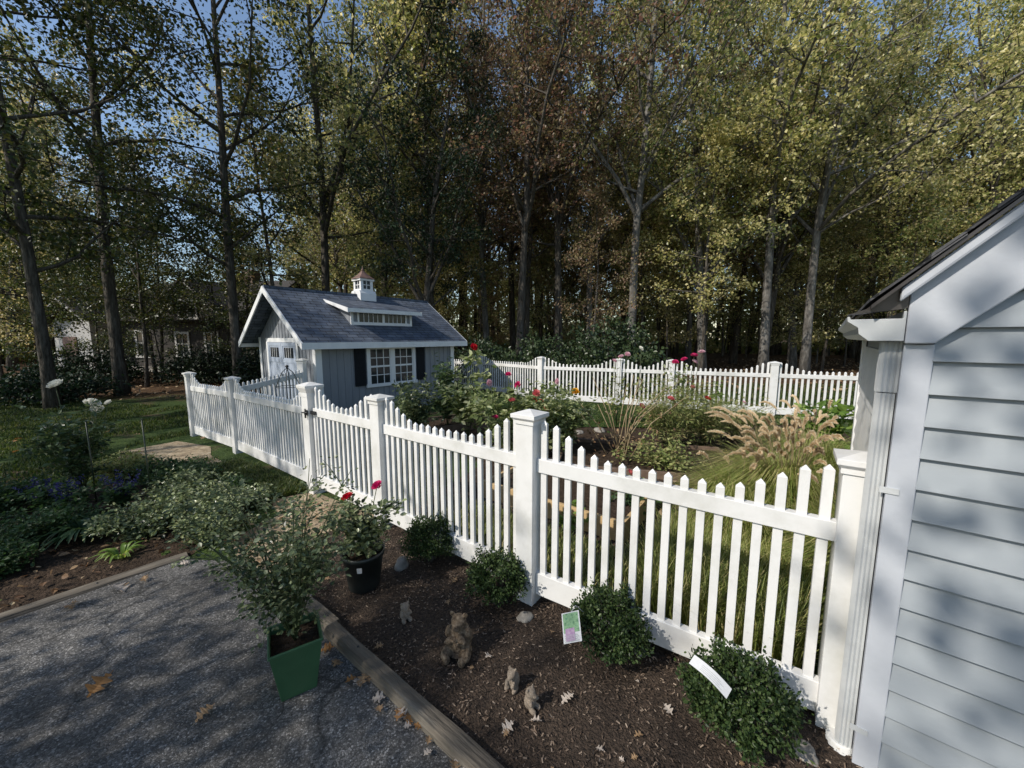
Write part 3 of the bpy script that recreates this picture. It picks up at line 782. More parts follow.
# ------------------------------------------------------------------ dark house beyond the lawn
def far_house():
    h = empty('brown_house', (-24.5, 23.5, -.35), R(-8), 'dark brown house with white trimmed windows standing in the shade of the trees', 'house')
    Lw, Dp, ev = 9.5, 7.0, 3.3
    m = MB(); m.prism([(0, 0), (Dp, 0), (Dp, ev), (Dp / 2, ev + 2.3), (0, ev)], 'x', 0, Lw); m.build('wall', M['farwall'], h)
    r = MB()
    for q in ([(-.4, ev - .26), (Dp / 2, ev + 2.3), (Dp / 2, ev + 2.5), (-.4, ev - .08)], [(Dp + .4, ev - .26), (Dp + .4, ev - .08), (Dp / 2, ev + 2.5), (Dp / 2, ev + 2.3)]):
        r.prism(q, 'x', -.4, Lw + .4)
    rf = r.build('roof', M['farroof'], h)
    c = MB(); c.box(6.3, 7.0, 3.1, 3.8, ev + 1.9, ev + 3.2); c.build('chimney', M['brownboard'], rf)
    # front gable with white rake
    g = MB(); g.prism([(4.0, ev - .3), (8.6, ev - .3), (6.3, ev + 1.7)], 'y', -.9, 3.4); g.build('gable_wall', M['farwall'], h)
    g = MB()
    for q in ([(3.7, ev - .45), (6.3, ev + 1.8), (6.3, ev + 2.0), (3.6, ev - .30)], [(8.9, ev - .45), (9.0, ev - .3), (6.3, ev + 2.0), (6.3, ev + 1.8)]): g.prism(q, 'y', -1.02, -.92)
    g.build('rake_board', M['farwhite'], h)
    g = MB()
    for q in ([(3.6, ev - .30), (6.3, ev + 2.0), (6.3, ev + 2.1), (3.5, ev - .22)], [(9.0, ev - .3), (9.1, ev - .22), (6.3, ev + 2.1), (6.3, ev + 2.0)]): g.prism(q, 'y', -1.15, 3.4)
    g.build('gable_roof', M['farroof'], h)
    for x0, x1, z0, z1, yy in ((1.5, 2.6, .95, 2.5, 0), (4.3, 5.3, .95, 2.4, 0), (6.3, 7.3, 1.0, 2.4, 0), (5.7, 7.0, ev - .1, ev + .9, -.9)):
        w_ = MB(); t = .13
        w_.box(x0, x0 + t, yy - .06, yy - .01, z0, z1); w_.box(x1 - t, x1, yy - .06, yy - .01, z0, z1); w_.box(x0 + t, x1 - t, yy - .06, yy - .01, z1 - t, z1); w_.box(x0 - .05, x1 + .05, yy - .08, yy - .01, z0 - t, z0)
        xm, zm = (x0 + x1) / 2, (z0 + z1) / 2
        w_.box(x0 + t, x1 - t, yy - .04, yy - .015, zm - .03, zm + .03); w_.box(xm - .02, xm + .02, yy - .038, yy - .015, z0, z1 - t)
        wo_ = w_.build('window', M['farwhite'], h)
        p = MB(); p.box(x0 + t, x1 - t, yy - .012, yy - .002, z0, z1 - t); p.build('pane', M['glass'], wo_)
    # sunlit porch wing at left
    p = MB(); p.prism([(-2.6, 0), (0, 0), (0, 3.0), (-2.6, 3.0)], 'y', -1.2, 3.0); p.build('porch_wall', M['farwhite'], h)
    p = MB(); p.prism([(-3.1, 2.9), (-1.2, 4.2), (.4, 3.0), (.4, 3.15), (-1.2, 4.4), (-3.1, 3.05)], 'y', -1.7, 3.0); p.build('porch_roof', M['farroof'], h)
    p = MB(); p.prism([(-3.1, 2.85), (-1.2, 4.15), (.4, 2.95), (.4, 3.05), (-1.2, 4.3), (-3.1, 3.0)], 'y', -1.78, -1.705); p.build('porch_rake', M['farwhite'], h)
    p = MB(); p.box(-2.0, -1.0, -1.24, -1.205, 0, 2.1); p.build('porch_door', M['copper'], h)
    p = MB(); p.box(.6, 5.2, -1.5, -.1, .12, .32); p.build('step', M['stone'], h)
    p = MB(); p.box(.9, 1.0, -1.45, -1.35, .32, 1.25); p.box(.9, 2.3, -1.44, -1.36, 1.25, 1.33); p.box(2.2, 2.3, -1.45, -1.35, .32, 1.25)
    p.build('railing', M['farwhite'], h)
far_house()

# ------------------------------------------------------------------ landscape timbers
def timber(p0, p1, label, w_=.082, hh=.085, mat='timber', roll=0):
    d = Vector(p1) - Vector(p0); Ln = d.length
    o = empty('landscape_timber', (p0[0], p0[1], gz(p0[0])), math.atan2(d.y, d.x), label, 'timber', 'timbers edging the driveway')
    bm = bmesh.new()
    nseg = 24; ring = [(-1, 0), (-1, .75), (-.75, 1), (.75, 1), (1, .75), (1, 0)]
    vs_ = []
    for i in range(nseg + 1):
        x = Ln * i / nseg; row = []
        for a, b in ring:
            k = noise.noise(Vector((x * 2.2 + p0[0] * 5, a * .7, b))) * .005
            e = noise.noise(Vector((x * 9, a * 3, b * 2 + p0[1]))) * .0025
            row.append(bm.verts.new((x, a * w_ / 2 + k + e, b * hh + k + e - .01)))
        vs_.append(row)
    for i in range(nseg):
        for k in range(len(ring)):
            k2 = (k + 1) % len(ring)
            bm.faces.new((vs_[i][k], vs_[i][k2], vs_[i + 1][k2], vs_[i + 1][k]))
    bm.faces.new(vs_[0][::-1]); bm.faces.new(vs_[-1])
    bmesh.ops.recalc_face_normals(bm, faces=bm.faces[:])
    me = bpy.data.meshes.new('beam'); bm.to_mesh(me); bm.free(); me.materials.append(M[mat])
    b = bpy.data.objects.new('beam', me); link(b, o)
    sp = MB()
    for t in (.12, .88):
        sp.lathe((Ln * t, .004, hh - .009), [(.0, .004), (.006, .004), (.007, 0)], 8)
    sp.build('spike', M['blackmetal'], o)
    return o
timber((-1.05, 2.01), (.80, .58), 'weathered grey timber in front of the mulch bed, running out of the picture')
timber((-1.60, 2.44), (-1.045, 2.03), 'short weathered timber behind the green square pot')
timber((-5.3, -.25), (-2.62, 2.86), 'weathered timber along the left flower bed beside the driveway', .12)

# ------------------------------------------------------------------ raised garden beds
def raised_bed(p0, ang, L_, W_, hh, mat, label):
    o = empty('raised_bed', (p0[0], p0[1], gz(p0[0])), ang, label, 'garden bed')
    t = .035
    for a in ((0, L_, 0, t), (0, L_, W_ - t, W_), (0, t, t + .001, W_ - t - .001), (L_ - t, L_, t + .001, W_ - t - .001)):
        m = MB(); m.box(*a, -.02, hh); m.build('board', M[mat], o, bevel=.003)
    m = MB(); m.box(t + .001, L_ - t - .001, t + .001, W_ - t - .001, 0, hh - .05); m.build('soil', M['soil'], o)
    return o
raised_bed((-.32, 3.86), R(-37), 1.55, .85, .20, 'board', 'raised bed of fresh tan boards just behind the picket fence')
raised_bed((.55, 4.62), R(-14), 2.2, 1.3, .12, 'brownboard', 'low brown board bed behind the tan board bed, under dry stalks')
raised_bed((-1.6, 6.4), R(30), 1.7, .9, .16, 'brownboard', 'low brown board bed near the shed corner')

# ------------------------------------------------------------------ pots, plants
def rose_plant(root, base, h, spread, nstem, nleaf, lsize, mat, rs, lean=(0, 0), tmpl=OVAL, low=.15, stemr=.004, stemmat='stem', droop=.1, leafspread=.05, nsub=3):
    """arching stems with leaf sprays; returns tips (world)"""
    st = MB(); lf = MB(); tips = []
    P = []; D = []
    base = np.array(base, float)
    for i in range(nstem):
        az = rs.uniform(0, 2 * math.pi); sp = spread * math.sqrt(rs.uniform(.03, 1)); hh = h * rs.uniform(.55, 1.0)
        end = np.array([math.cos(az) * sp + lean[0] * hh, math.sin(az) * sp + lean[1] * hh, hh])
        mid = end * np.array([.35, .35, .62]) + rs.normal(size=3) * .02
        pts = []
        for k in range(8):
            t = k / 7
            p = base + (1 - t) ** 2 * 0 + 2 * t * (1 - t) * mid + t * t * end
            p[2] -= droop * sp * t ** 3
            pts.append(p)
        st.tube(pts, [stemr * (1 - .6 * k / 7) for k in range(8)], 5)
        tips.append(pts[-1])
        segs = [np.array(pts)]
        for q in range(nsub):
            t0 = rs.integers(2, 7); a = pts[t0]; d = rs.normal(size=3) * np.array([1, 1, .5]); d[2] += .4; d = d / np.linalg.norm(d)
            ln = spread * rs.uniform(.25, .5)
            sub = np.array([a + d * ln * k / 3 + np.array([0, 0, -.04 * (k / 3) ** 2]) for k in range(4)])
            st.tube(sub, [stemr * .6, stemr * .5, stemr * .4, stemr * .3], 4, cap=False)
            segs.append(sub)
        for sgm in segs:
            m = max(3, int(nleaf / (nstem * len(segs))))
            t = low + (1 - low) * rs.uniform(0, 1, m) ** .8
            idx = t * (len(sgm) - 1); i0 = np.minimum(idx.astype(int), len(sgm) - 2); fr_ = (idx - i0)[:, None]
            pp = sgm[i0] * (1 - fr_) + sgm[i0 + 1] * fr_
            dd = rs.normal(size=(m, 3)); dd[:, 2] = dd[:, 2] * .4 + .05; dd = unit(dd)
            P.append(pp + dd * rs.uniform(.2, 1, (m, 1)) * leafspread); D.append(dd)
    P = np.concatenate(P); D = np.concatenate(D)
    scatter(lf, P, D, lsize * rs.uniform(.6, 1.25, len(P)), rs, tmpl, tilt=np.array([0, 0, 1.0]))
    st.build('stems', M[stemmat], root, True); lf.build('foliage', M[mat], root, True)
    return tips

def bloom(root, c, r, mat, rs, petals=22, name='bloom'):
    mb = MB(); c = np.array(c, float)
    up = unit(rs.normal(size=3) * .4 + np.array([0, -.6, .8]))
    P = []; D = []; Nn = []; S = []
    for k in range(petals):
        ring_ = k / petals
        a = k * 2.4; t = .05 + 1.4 * ring_ ** .8
        e1 = unit(np.cross(up, [1, .3, 0])); e2 = np.cross(up, e1)
        out_ = e1 * math.cos(a) + e2 * math.sin(a)
        d = unit(out_ * math.sin(t) + up * math.cos(t))
        P.append(c + out_ * r * .15 * ring_ - up * r * .35); D.append(d); Nn.append(up); S.append(r * (.8 + .15 * ring_))
    T = (np.array([(0, 0, 0), (.42, .45, .16), (.30, .95, .02), (-.30, .95, .02), (-.42, .45, .16), (0, .5, -.05)]), np.array([(0, 1, 5, 4), (1, 2, 3, 4)]))
    T = (np.array([(0, 0, 0), (.42, .5, .16), (.28, .95, .0), (-.28, .95, .0), (-.42, .5, .16)]), np.array([(0, 1, 2, 4), (1, 2, 3, 4)]))
    T = (np.array([(0, 0, 0), (.48, .5, .0), (.36, .98, .18), (-.36, .98, .18), (-.48, .5, .0)]), np.array([(0, 1, 4, 4), (1, 2, 3, 4)]))
    n_ = len(P); P = np.array(P); D = np.array(D); Nn = np.array(Nn); S = np.array(S)
    x = unit(np.cross(D, Nn)); z = np.cross(x, D)
    V = (T[0][None, :, 0:1] * x[:, None] + T[0][None, :, 1:2] * D[:, None] + T[0][None, :, 2:3] * z[:, None]) * S[:, None, None] + P[:, None]
    for i in range(n_):
        mb.add(V[i].tolist(), [(0, 1, 4), (1, 2, 3, 4)])
    return mb.build(name, M[mat], root, True)

rs = np.random.default_rng(3)
# green square pot with sprawling rose
def green_pot():
    bx, by = -1.065, 1.69
    o = empty('potted_rose', (bx, by, gz(bx) + .012), 0, 'sprawling leafy rose bush in a tall square green pot on the driveway', 'potted plant')
    ang = R(33); u = (math.cos(ang), math.sin(ang)); n = (-u[1], u[0])
    H_, b0, b1 = .26, .075, .108
    m = MB(); z0 = gz(bx) + .013
    def q(r, z): return [(bx + u[0] * a * r + n[0] * b * r, by + u[1] * a * r + n[1] * b * r, z0 + z) for a, b in ((-1, -1), (1, -1), (1, 1), (-1, 1))]
    rings = [q(b0, 0), q(b1, H_), q(b1 + .006, H_), q(b1 + .006, H_ + .014), q(b1 - .004, H_ + .014), q(b1 - .006, H_ - .03)]
    vs_ = [p for r_ in rings for p in r_]; fs = [(0, 3, 2, 1)]
    for i in range(len(rings) - 1):
        for k in range(4): fs.append((i * 4 + k, i * 4 + (k + 1) % 4, (i + 1) * 4 + (k + 1) % 4, (i + 1) * 4 + k))
    m.add(vs_, fs); m.build('pot', M['greenpot'], o, True, .003)
    m = MB(); m.add(q(b1 - .007, H_ - .028), [(0, 1, 2, 3)]); m.build('potting_soil', M['soil'], o, True)
    base = (bx, by, z0 + H_ - .03)
    rose_plant(o, base, .88, .42, 32, 4300, .025, 'mid', rs, lean=(-.18, .08), low=.05, nsub=4, leafspread=.05)
green_pot()

def black_pot():
    bx, by = -1.02, 2.43; z0 = gz(bx) + .02
    o = empty('potted_rose', (bx, by, z0), 0, 'rose with one red and one pink bloom in a round black nursery pot', 'potted plant')
    m = MB(); m.lathe((bx, by, z0), [(0, 0), (.098, 0), (.102, .01), (.132, .23), (.142, .23), (.144, .262), (.136, .264), (.128, .235), (.124, .22)], 32)
    m.build('pot', M['blackpot'], o, True)
    m = MB(); m.lathe((bx, by, z0), [(.1245, .215), (.08, .222), (0, .226)], 24); m.build('potting_soil', M['soil'], o, True)
    m = MB()
    a = math.atan2(-by, -bx) - .22
    for k in range(1):
        P = []
        for da in (-.12, .12):
            for zz in (.165, .205):
                rr = .102 + (.132 - .102) * (zz / .22) + .0025
                P.append((bx + rr * math.cos(a + da), by + rr * math.sin(a + da), z0 + zz))
        m.add([P[0], P[2], P[3], P[1]], [(0, 1, 2, 3)])
    m.build('sticker', M['paper'], o, True)
    rose_plant(o, (bx, by, z0 + .21), .42, .26, 16, 1300, .044, 'mid', rs, low=.15, nsub=3, leafspread=.05)
    s_ = MB()
    s_.tube([(bx, by, z0 + .21), (-1.10, 2.47, .45), (-1.14, 2.50, .60)], .003, 5); s_.tube([(bx, by, z0 + .21), (-.98, 2.48, .45), (-.95, 2.55, .66)], .003, 5)
    s_.build('flower_stem', M['stem'], o, True)
    bloom(o, (-1.14, 2.50, .61), .042, 'red', rs); bloom(o, (-.95, 2.55, .67), .042, 'pink', rs)
black_pot()

# boxwoods
def boxwood(x, y, r, hh, label, n=7000, ls=.019):
    z0 = gz(x) + .01
    o = empty('boxwood_shrub', (x, y, z0), 0, label, 'shrub', 'round boxwoods along the mulch bed')
    st = MB(); lf = MB(); P = []; D = []
    for i in range(150):
        v = unit(rs.normal(size=3)); v[2] = abs(v[2]) * 1.0 - .12; v = unit(v)
        k = (rs.uniform(.75, 1.05) if i % 5 else rs.uniform(1.0, 1.12)) * (1 + .22 * noise.noise(Vector(v * 2.5 + x * 3)))
        tip = np.array([x + v[0] * r * k, y + v[1] * r * k, z0 + hh * .48 + v[2] * hh * .54 * k])
        b = np.array([x + rs.normal() * .02, y + rs.normal() * .02, z0])
        mid = b * .45 + tip * .55 + np.array([0, 0, .02])
        pts = [b, b * .5 + mid * .5, mid, mid * .4 + tip * .6, tip]
        if i % 3 == 0: st.tube(pts, [.004, .0035, .003, .002, .001], 4, cap=False)
        d0 = unit(tip - mid)
        for j in range(n // 150):
            t = rs.uniform(.15, 1.0) ** .6
            p = mid * (1 - t) + tip * t
            d = unit(d0 * .5 + rs.normal(size=3) * .75)
            P.append(p + d * .018 * rs.uniform(.3, 1) + rs.normal(size=3) * .012); D.append(d)
    P = np.array(P); D = np.array(D); P[:, 2] = np.maximum(P[:, 2], z0 + .008)
    scatter(lf, P, D, ls * rs.uniform(.6, 1.15, len(P)), rs, OVAL)
    st.build('stems', M['bark'], o, True); lf.build('foliage', M['box'], o, True)
boxwood(-.62, 2.74, .20, .32, 'boxwood right beside the round black pot')
boxwood(-.09, 2.25, .185, .33, 'boxwood in front of the fence post, behind the large bear statue')
boxwood(.51, 1.84, .19, .34, 'boxwood holding the plant tag with a printed photo')
boxwood(.95, 1.41, .20, .37, 'largest boxwood, with a white paper label lying on it, near the downspout', 8500)

# plant tags
def tag_card():
    o = empty('plant_tag', (.36, 1.80, .21), 0, 'plant care tag printed with a green and pink photo, tilted against the boxwood', 'plant tag')
    c = Vector((.295, 1.715, .275)); ux = Vector((.80, -.28, .42)).normalized(); uy = Vector((.12, .80, .58)); uy = (uy - ux * uy.dot(ux)).normalized(); nn = ux.cross(uy)
    if nn.z < 0: nn = -nn
    def card(name, a0, a1, b0, b1, lift, mat, parent):
        m = MB(); P = []
        for l in (lift, lift + .0008):
            for a, b in ((a0, b0), (a1, b0), (a1, b1), (a0, b1)):
                P.append(c + ux * a * 1.35 + uy * b * 1.35 + nn * l)
        m.hexa(P); return m.build(name, M[mat], parent, True)
    card('card', -.036, .036, -.050, .050, 0, 'paper', o)
    card('printed_photo', -.031, .031, -.018, .046, .0012, 'photogreen', o)
    card('printed_flower', -.025, .012, -.044, -.004, .0024, 'photopink', o)
    for k in range(4): card('print_line', -.029, .028 - .006 * (k % 2), -.046 + k * .006, -.0445 + k * .006, .0026 + .0009, 'ink', o)
    m = MB(); m.tube([c + uy * .06, c + uy * .09 + Vector((.03, 0, .01)), Vector((.45, 1.86, .18))], .0015, 5); m.build('tie', M['paper'], o, True)
tag_card()
def white_label():
    o = empty('plant_label', (.83, 1.47, .34), 0, 'curled white paper label lying on top of the largest boxwood', 'plant tag')
    c = Vector((.775, 1.33, .385)); ux = Vector((.50, -.50, -.28)).normalized(); uy = Vector((.45, .55, .35)); uy = (uy - ux * uy.dot(ux)).normalized(); nn = ux.cross(uy)
    if nn.z < 0: nn = -nn
    m = MB(); n_ = 12; vs_ = []
    for i in range(n_ + 1):
        t = i / n_ - .5
        for b in (-.022, .022):
            for l in (0, .0008):
                vs_.append(c + ux * t * .15 + uy * b + nn * (.016 * math.cos(t * 3.2) + l))
    fs = []
    for i in range(n_):
        a = i * 4; b = a + 4
        fs += [(a, b, b + 2, a + 2), (a + 1, a + 3, b + 3, b + 1), (a, a + 1, b + 1, b), (a + 2, b + 2, b + 3, a + 3)]
    fs += [(0, 2, 3, 1), (n_ * 4, n_ * 4 + 1, n_ * 4 + 3, n_ * 4 + 2)]
    m.add(vs_, fs); m.build('paper', M['paper'], o, True)
    m = MB()
    for k in range(4):
        b0 = -.015 + k * .007
        for i in range(3, n_ - 2 - k % 2):
            t0, t1 = i / n_ - .5, (i + 1) / n_ - .5
            P = [c + ux * t * .15 + uy * b + nn * (.016 * math.cos(t * 3.2) + .0014) for t, b in ((t0, b0), (t1, b0), (t1, b0 + .002), (t0, b0 + .002))]
            m.add(P, [(0, 1, 2, 3)])
    m.build('printed_text', M['ink'], o, True)
white_label()

# ------------------------------------------------------------------ bear statues
def blob(name, parts, mat, loc, rz, scale, voxel, label, cat='statue', group=None, disp=.0):
    bm = bmesh.new()
    for c, r, rot in parts:
        mt = Matrix.Translation(c) @ Matrix.Rotation(rot[0], 4, 'X') @ Matrix.Rotation(rot[1], 4, 'Y') @ Matrix.Rotation(rot[2], 4, 'Z') @ Matrix.Diagonal((r[0], r[1], r[2], 1))
        bmesh.ops.create_icosphere(bm, subdivisions=3, radius=1, matrix=mt)
    me = bpy.data.meshes.new('tmp'); bm.to_mesh(me); bm.free()
    o = bpy.data.objects.new('tmp', me); COL.objects.link(o)
    md = o.modifiers.new('r', 'REMESH'); md.mode = 'VOXEL'; md.voxel_size = voxel; md.use_smooth_shade = True
    sm = o.modifiers.new('s', 'SMOOTH'); sm.iterations = 3; sm.factor = .5
    dg = bpy.context.evaluated_depsgraph_get()
    m2 = bpy.data.meshes.new_from_object(o.evaluated_get(dg))
    bpy.data.objects.remove(o)
    m2.name = name
    if disp:
        for v in m2.vertices:
            v.co += v.normal * disp * (noise.noise(v.co * 9) + .6 * noise.noise(v.co * 25))
    m2.materials.clear(); m2.materials.append(M[mat])
    for p in m2.polygons: p.use_smooth = True
    r = bpy.data.objects.new(name, m2); link(r)
    r.location = loc; r.rotation_euler = (0, 0, rz); r.scale = (scale,) * 3
    return tag(r, label, cat, group)
Z0 = (0, 0, 0)
# unit bear about 1 high facing -Y
bear = [((0, .02, .30), (.27, .25, .30), Z0), ((0, .03, .52), (.22, .19, .20), Z0),           # belly, chest
        ((0, -.02, .77), (.165, .16, .155), Z0), ((0, -.17, .725), (.08, .11, .065), Z0), ((0, -.27, .75), (.034, .028, .026), Z0),  # head, muzzle, nose
        ((-.06, -.13, .80), (.03, .03, .035), Z0), ((.06, -.13, .80), (.03, .03, .035), Z0),
        ((-.15, .0, .91), (.062, .03, .065), Z0), ((.15, .0, .91), (.062, .03, .065), Z0),      # ears
        ((-.22, -.02, .50), (.085, .10, .17), (.2, .25, 0)), ((.22, -.02, .50), (.085, .10, .17), (.2, -.25, 0)),  # upper arms
        ((-.13, -.20, .44), (.14, .075, .07), (0, -.25, .5)), ((.11, -.20, .50), (.14, .075, .07), (0, .35, -.5)),   # forearms folded
        ((-.02, -.26, .50), (.065, .05, .055), Z0), ((.03, -.26, .41), (.065, .05, .055), Z0),
        ((-.20, -.16, .14), (.12, .23, .12), (0, 0, -.25)), ((.20, -.16, .14), (.12, .23, .12), (0, 0, .25)),  # thighs
        ((-.17, -.36, .10), (.085, .07, .115), Z0), ((.17, -.36, .10), (.085, .07, .115), Z0),  # feet
        ((0, .0, .06), (.28, .25, .07), Z0)]
blob('bear_statue', bear, 'statue', (-.285, 1.86, .005), R(-12), .245, .015, 'large brown stone bear statue sitting with folded arms on the mulch', group=None, disp=.006)
cub = [((0, .02, .28), (.24, .22, .28), Z0), ((0, 0, .62), (.20, .19, .18), Z0), ((0, -.17, .58), (.09, .10, .075), Z0),
       ((-.15, .02, .78), (.06, .04, .065), Z0), ((.15, .02, .78), (.06, .04, .065), Z0), ((-.17, -.12, .38), (.075, .13, .08), (.5, 0, -.4)), ((.17, -.12, .38), (.075, .13, .08), (.5, 0, .4)),
       ((-.14, -.20, .09), (.10, .15, .10), Z0), ((.14, -.20, .09), (.10, .15, .10), Z0)]
cub2 = [((0, .05, .30), (.22, .25, .28), (-.3, 0, 0)), ((0, -.10, .66), (.17, .19, .17), Z0), ((0, -.28, .62), (.08, .09, .07), Z0),
        ((-.12, -.02, .82), (.05, .035, .06), Z0), ((.12, -.02, .82), (.05, .035, .06), Z0), ((-.13, -.24, .36), (.07, .14, .07), (.9, 0, .2)), ((.13, -.24, .36), (.07, .14, .07), (.9, 0, -.2)),
        ((-.16, -.12, .10), (.10, .20, .10), Z0), ((.16, -.12, .10), (.10, .20, .10), Z0)]
gp = 'small stone bear cubs on the mulch'
blob('bear_cub_statue', cub, 'statuepale', (-.645, 2.10, .005), R(35), .135, .026, 'small pale stone cub standing alone left of the large bear statue', group=gp, disp=.008)
blob('bear_cub_statue', cub2, 'statuepale', (.005, 1.645, .01), R(-30), .13, .026, 'left cub of the pair of small stone cubs, leaning forward', group=gp, disp=.008)
blob('bear_cub_statue', cub, 'statuepale', (.085, 1.545, .01), R(50), .125, .026, 'right cub of the pair of small stone cubs, sitting upright', group=gp, disp=.008)

# stones
def rock(x, y, r, label, flat=.6, group=None, z=None):
    bm = bmesh.new(); bmesh.ops.create_icosphere(bm, subdivisions=3, radius=1)
    for v in bm.verts:
        k = 1 + .28 * noise.noise(v.co * 1.3 + Vector((x * 7, y * 7, 0))) + .1 * noise.noise(v.co * 4)
        v.co = Vector((v.co.x * r * k, v.co.y * r * .75 * k, v.co.z * r * flat * k))
    me = bpy.data.meshes.new('stone'); bm.to_mesh(me); bm.free(); me.materials.append(M['stone'])
    for p in me.polygons: p.use_smooth = True
    o = bpy.data.objects.new('stone', me); link(o); o.location = (x, y, (gz(x) if z is None else z) + r * flat * .35); o.rotation_euler = (0, 0, x * 9)
    return tag(o, label, 'stone', group)
rock(.075, 2.10, .055, 'rounded stone at the foot of the middle fence post')
rock(-.02, 2.50, .045, 'stone beside the fence rail behind the second boxwood')
rock(-.14, 2.58, .06, 'larger stone under the fence rail near the boxwood')
rock(.69, 1.86, .05, 'flat stone between the two right boxwoods', .3)
rock(1.20, 1.36, .06, 'flat dark stone at the downspout foot', .35)
rock(-.83, 2.66, .07, 'pale rounded stone behind the round black pot', .8)
rock(1.6, 6.72, .13, 'tan stone at the edge of the garden lawn left of the tall stalks', .4)
rock(1.2, 6.6, .11, 'small tan stone in the garden beside a larger one', .4)
rock(-4.3, 4.55, .25, 'grey boulder among the left flower bed plants', .6)

# ------------------------------------------------------------------ mulch chips, fallen leaves
def inpoly(x, y, poly):
    c = False; j = len(poly) - 1
    for i in range(len(poly)):
        xi, yi = poly[i]; xj, yj = poly[j]
        if (yi > y) != (yj > y) and x < (xj - xi) * (y - yi) / (yj - yi) + xi: c = not c
        j = i
    return c
def fill(poly, n, rs_):
    xs = [p[0] for p in poly]; ys = [p[1] for p in poly]; out_ = []
    while len(out_) < n:
        x = rs_.uniform(min(xs), max(xs)); y = rs_.uniform(min(ys), max(ys))
        if inpoly(x, y, poly): out_.append((x, y))
    return np.array(out_)
p2 = fill(mulch_poly, 22000, rs)
ch = MB()
CH = (np.array([(-.16, 0, 0), (.16, 0, .03), (.12, 1, .0), (-.14, .9, .04)]), np.array([(0, 1, 2, 3)]))
pp = np.column_stack([p2, np.array([gz(a) for a in p2[:, 0]]) + .010 + rs.uniform(0, .016, len(p2))])
dd = rs.normal(size=(len(pp), 3)); dd[:, 2] *= .25
scatter(ch, pp, dd, rs.uniform(.005, .019, len(pp)), rs, CH, tilt=np.array([0, 0, 1.2]))
tag(ch.build('mulch_chips', M['chips']), 'loose brown bark chips covering the bed in front of the fence', 'mulch', kind='stuff')

def leaf_mesh(seed, mat, lobes=3):
    r_ = random.Random(seed); out_ = []
    n_ = 22
    prof = []
    for i in range(n_ + 1):
        t = i / n_
        wdt = math.sin(math.pi * min(1, t * 1.02)) ** .7 * (.30 + .20 * math.sin(t * math.pi * 2 * lobes + 1))
        prof.append((max(.015, wdt), t))
    vs_ = [];
    for w_, t in prof:
        zc = .10 * math.sin(t * 3 + r_.random()) ; zc2 = .10 + .12 * r_.random()
        vs_ += [(-w_, t - .5, zc + zc2 * w_ * 1.5), (0, t - .5, zc), (w_, t - .5, zc + zc2 * w_ * 1.8)]
    fs = []
    for i in range(n_): fs += [(i * 3, i * 3 + 1, i * 3 + 4, i * 3 + 3), (i * 3 + 1, i * 3 + 2, i * 3 + 5, i * 3 + 4)]
    m = MB(); m.add(vs_, fs); m.tube([(0, -.5, .02), (.02, -.68, .05)], [.012, .008], 4)
    return m.mesh('fallen_leaf', M[mat])
lm = {k: [leaf_mesh(i + 3, k, 3 + i % 2) for i in range(3)] for k in ('flgold', 'flpale', 'litter')}
ph = {'flgold': ('orange brown', 'orange brown fallen oak leaves'), 'flpale': ('pale tan', 'pale curled fallen leaves'), 'litter': ('brown', 'brown curled fallen leaves')}
def fleaf(x, y, s_, kind, label=None, place='mulch', z=.028):
    o = bpy.data.objects.new('fallen_leaf', random.choice(lm[kind])); link(o)
    o.location = (x, y, gz(x) + z); o.scale = (s_,) * 3; o.rotation_euler = (random.uniform(-.35, .35), random.uniform(-.35, .35), random.uniform(0, 6.3))
    c_, g_ = ph[kind]
    if label: tag(o, label, 'leaf')
    else: tag(o, '%s fallen leaf lying %s' % (c_, {'mulch': 'on the brown mulch', 'edge': 'along the driveway side of the timbers', 'drive': 'alone on the open asphalt', 'lawn': 'on the lawn at the left'}[place]), 'leaf', '%s %s' % (g_, {'mulch': 'on the mulch', 'edge': 'along the timbers', 'drive': 'on the asphalt', 'lawn': 'on the lawn'}[place]))
fleaf(-2.05, 1.68, .11, 'flgold', 'orange oak leaf lying alone on the asphalt at the left')
fleaf(-1.40, 1.53, .08, 'litter', 'brown oak leaf on the asphalt left of the green pot')
fleaf(-2.72, 2.42, .12, 'flpale', 'large pale yellow leaf standing against the left timber')
fleaf(.26, 1.57, .07, 'flpale', 'pale oak leaf lying alone on the mulch in front of the boxwoods', z=.03)
fleaf(-.02, 1.44, .06, 'flpale', 'pale leaf beside a green sprig near the front timber')
for i in range(60):
    a = fill(mulch_poly[:9], 1, rs)[0]
    fleaf(a[0], a[1], random.uniform(.015, .05), random.choice(['flpale', 'litter', 'litter']))
for i in range(34):
    t = random.random() ** .8
    fleaf(-1.03 + 1.3 * t + random.gauss(0, .02) - .07, 2.02 - .94 * t + random.gauss(0, .02) - .08, random.uniform(.03, .065), random.choice(['flgold', 'litter', 'litter', 'flpale', 'flpale']), place='edge', z=.03)
for i in range(30):
    t = random.random()
    fleaf(-5.0 + 2.4 * t + random.gauss(0, .03) + .09, .0 + 2.8 * t + random.gauss(0, .03) - .09, random.uniform(.03, .065), random.choice(['flgold', 'litter', 'litter', 'flpale', 'flpale']), place='edge', z=.03)
for i in range(26):
    fleaf(random.uniform(-10, -4.5), random.uniform(4.8, 9), random.uniform(.07, .12), random.choice(['flgold', 'litter']), place='lawn', z=.05)
def litter(name, pts, size, label, z=.03, mat='litter'):
    mb = MB(); n_ = len(pts)
    pp = np.column_stack([pts, np.array([gz(a) for a in pts[:, 0]]) + z + rs.uniform(0, .03, n_)])
    dd = rs.normal(size=(n_, 3)); dd[:, 2] *= .3
    scatter(mb, pp, dd, size * rs.uniform(.5, 1.3, n_), rs, OVAL, tilt=np.array([0, 0, 1.2]))
    tag(mb.build(name, M[mat]), label, 'leaf litter', kind='stuff')
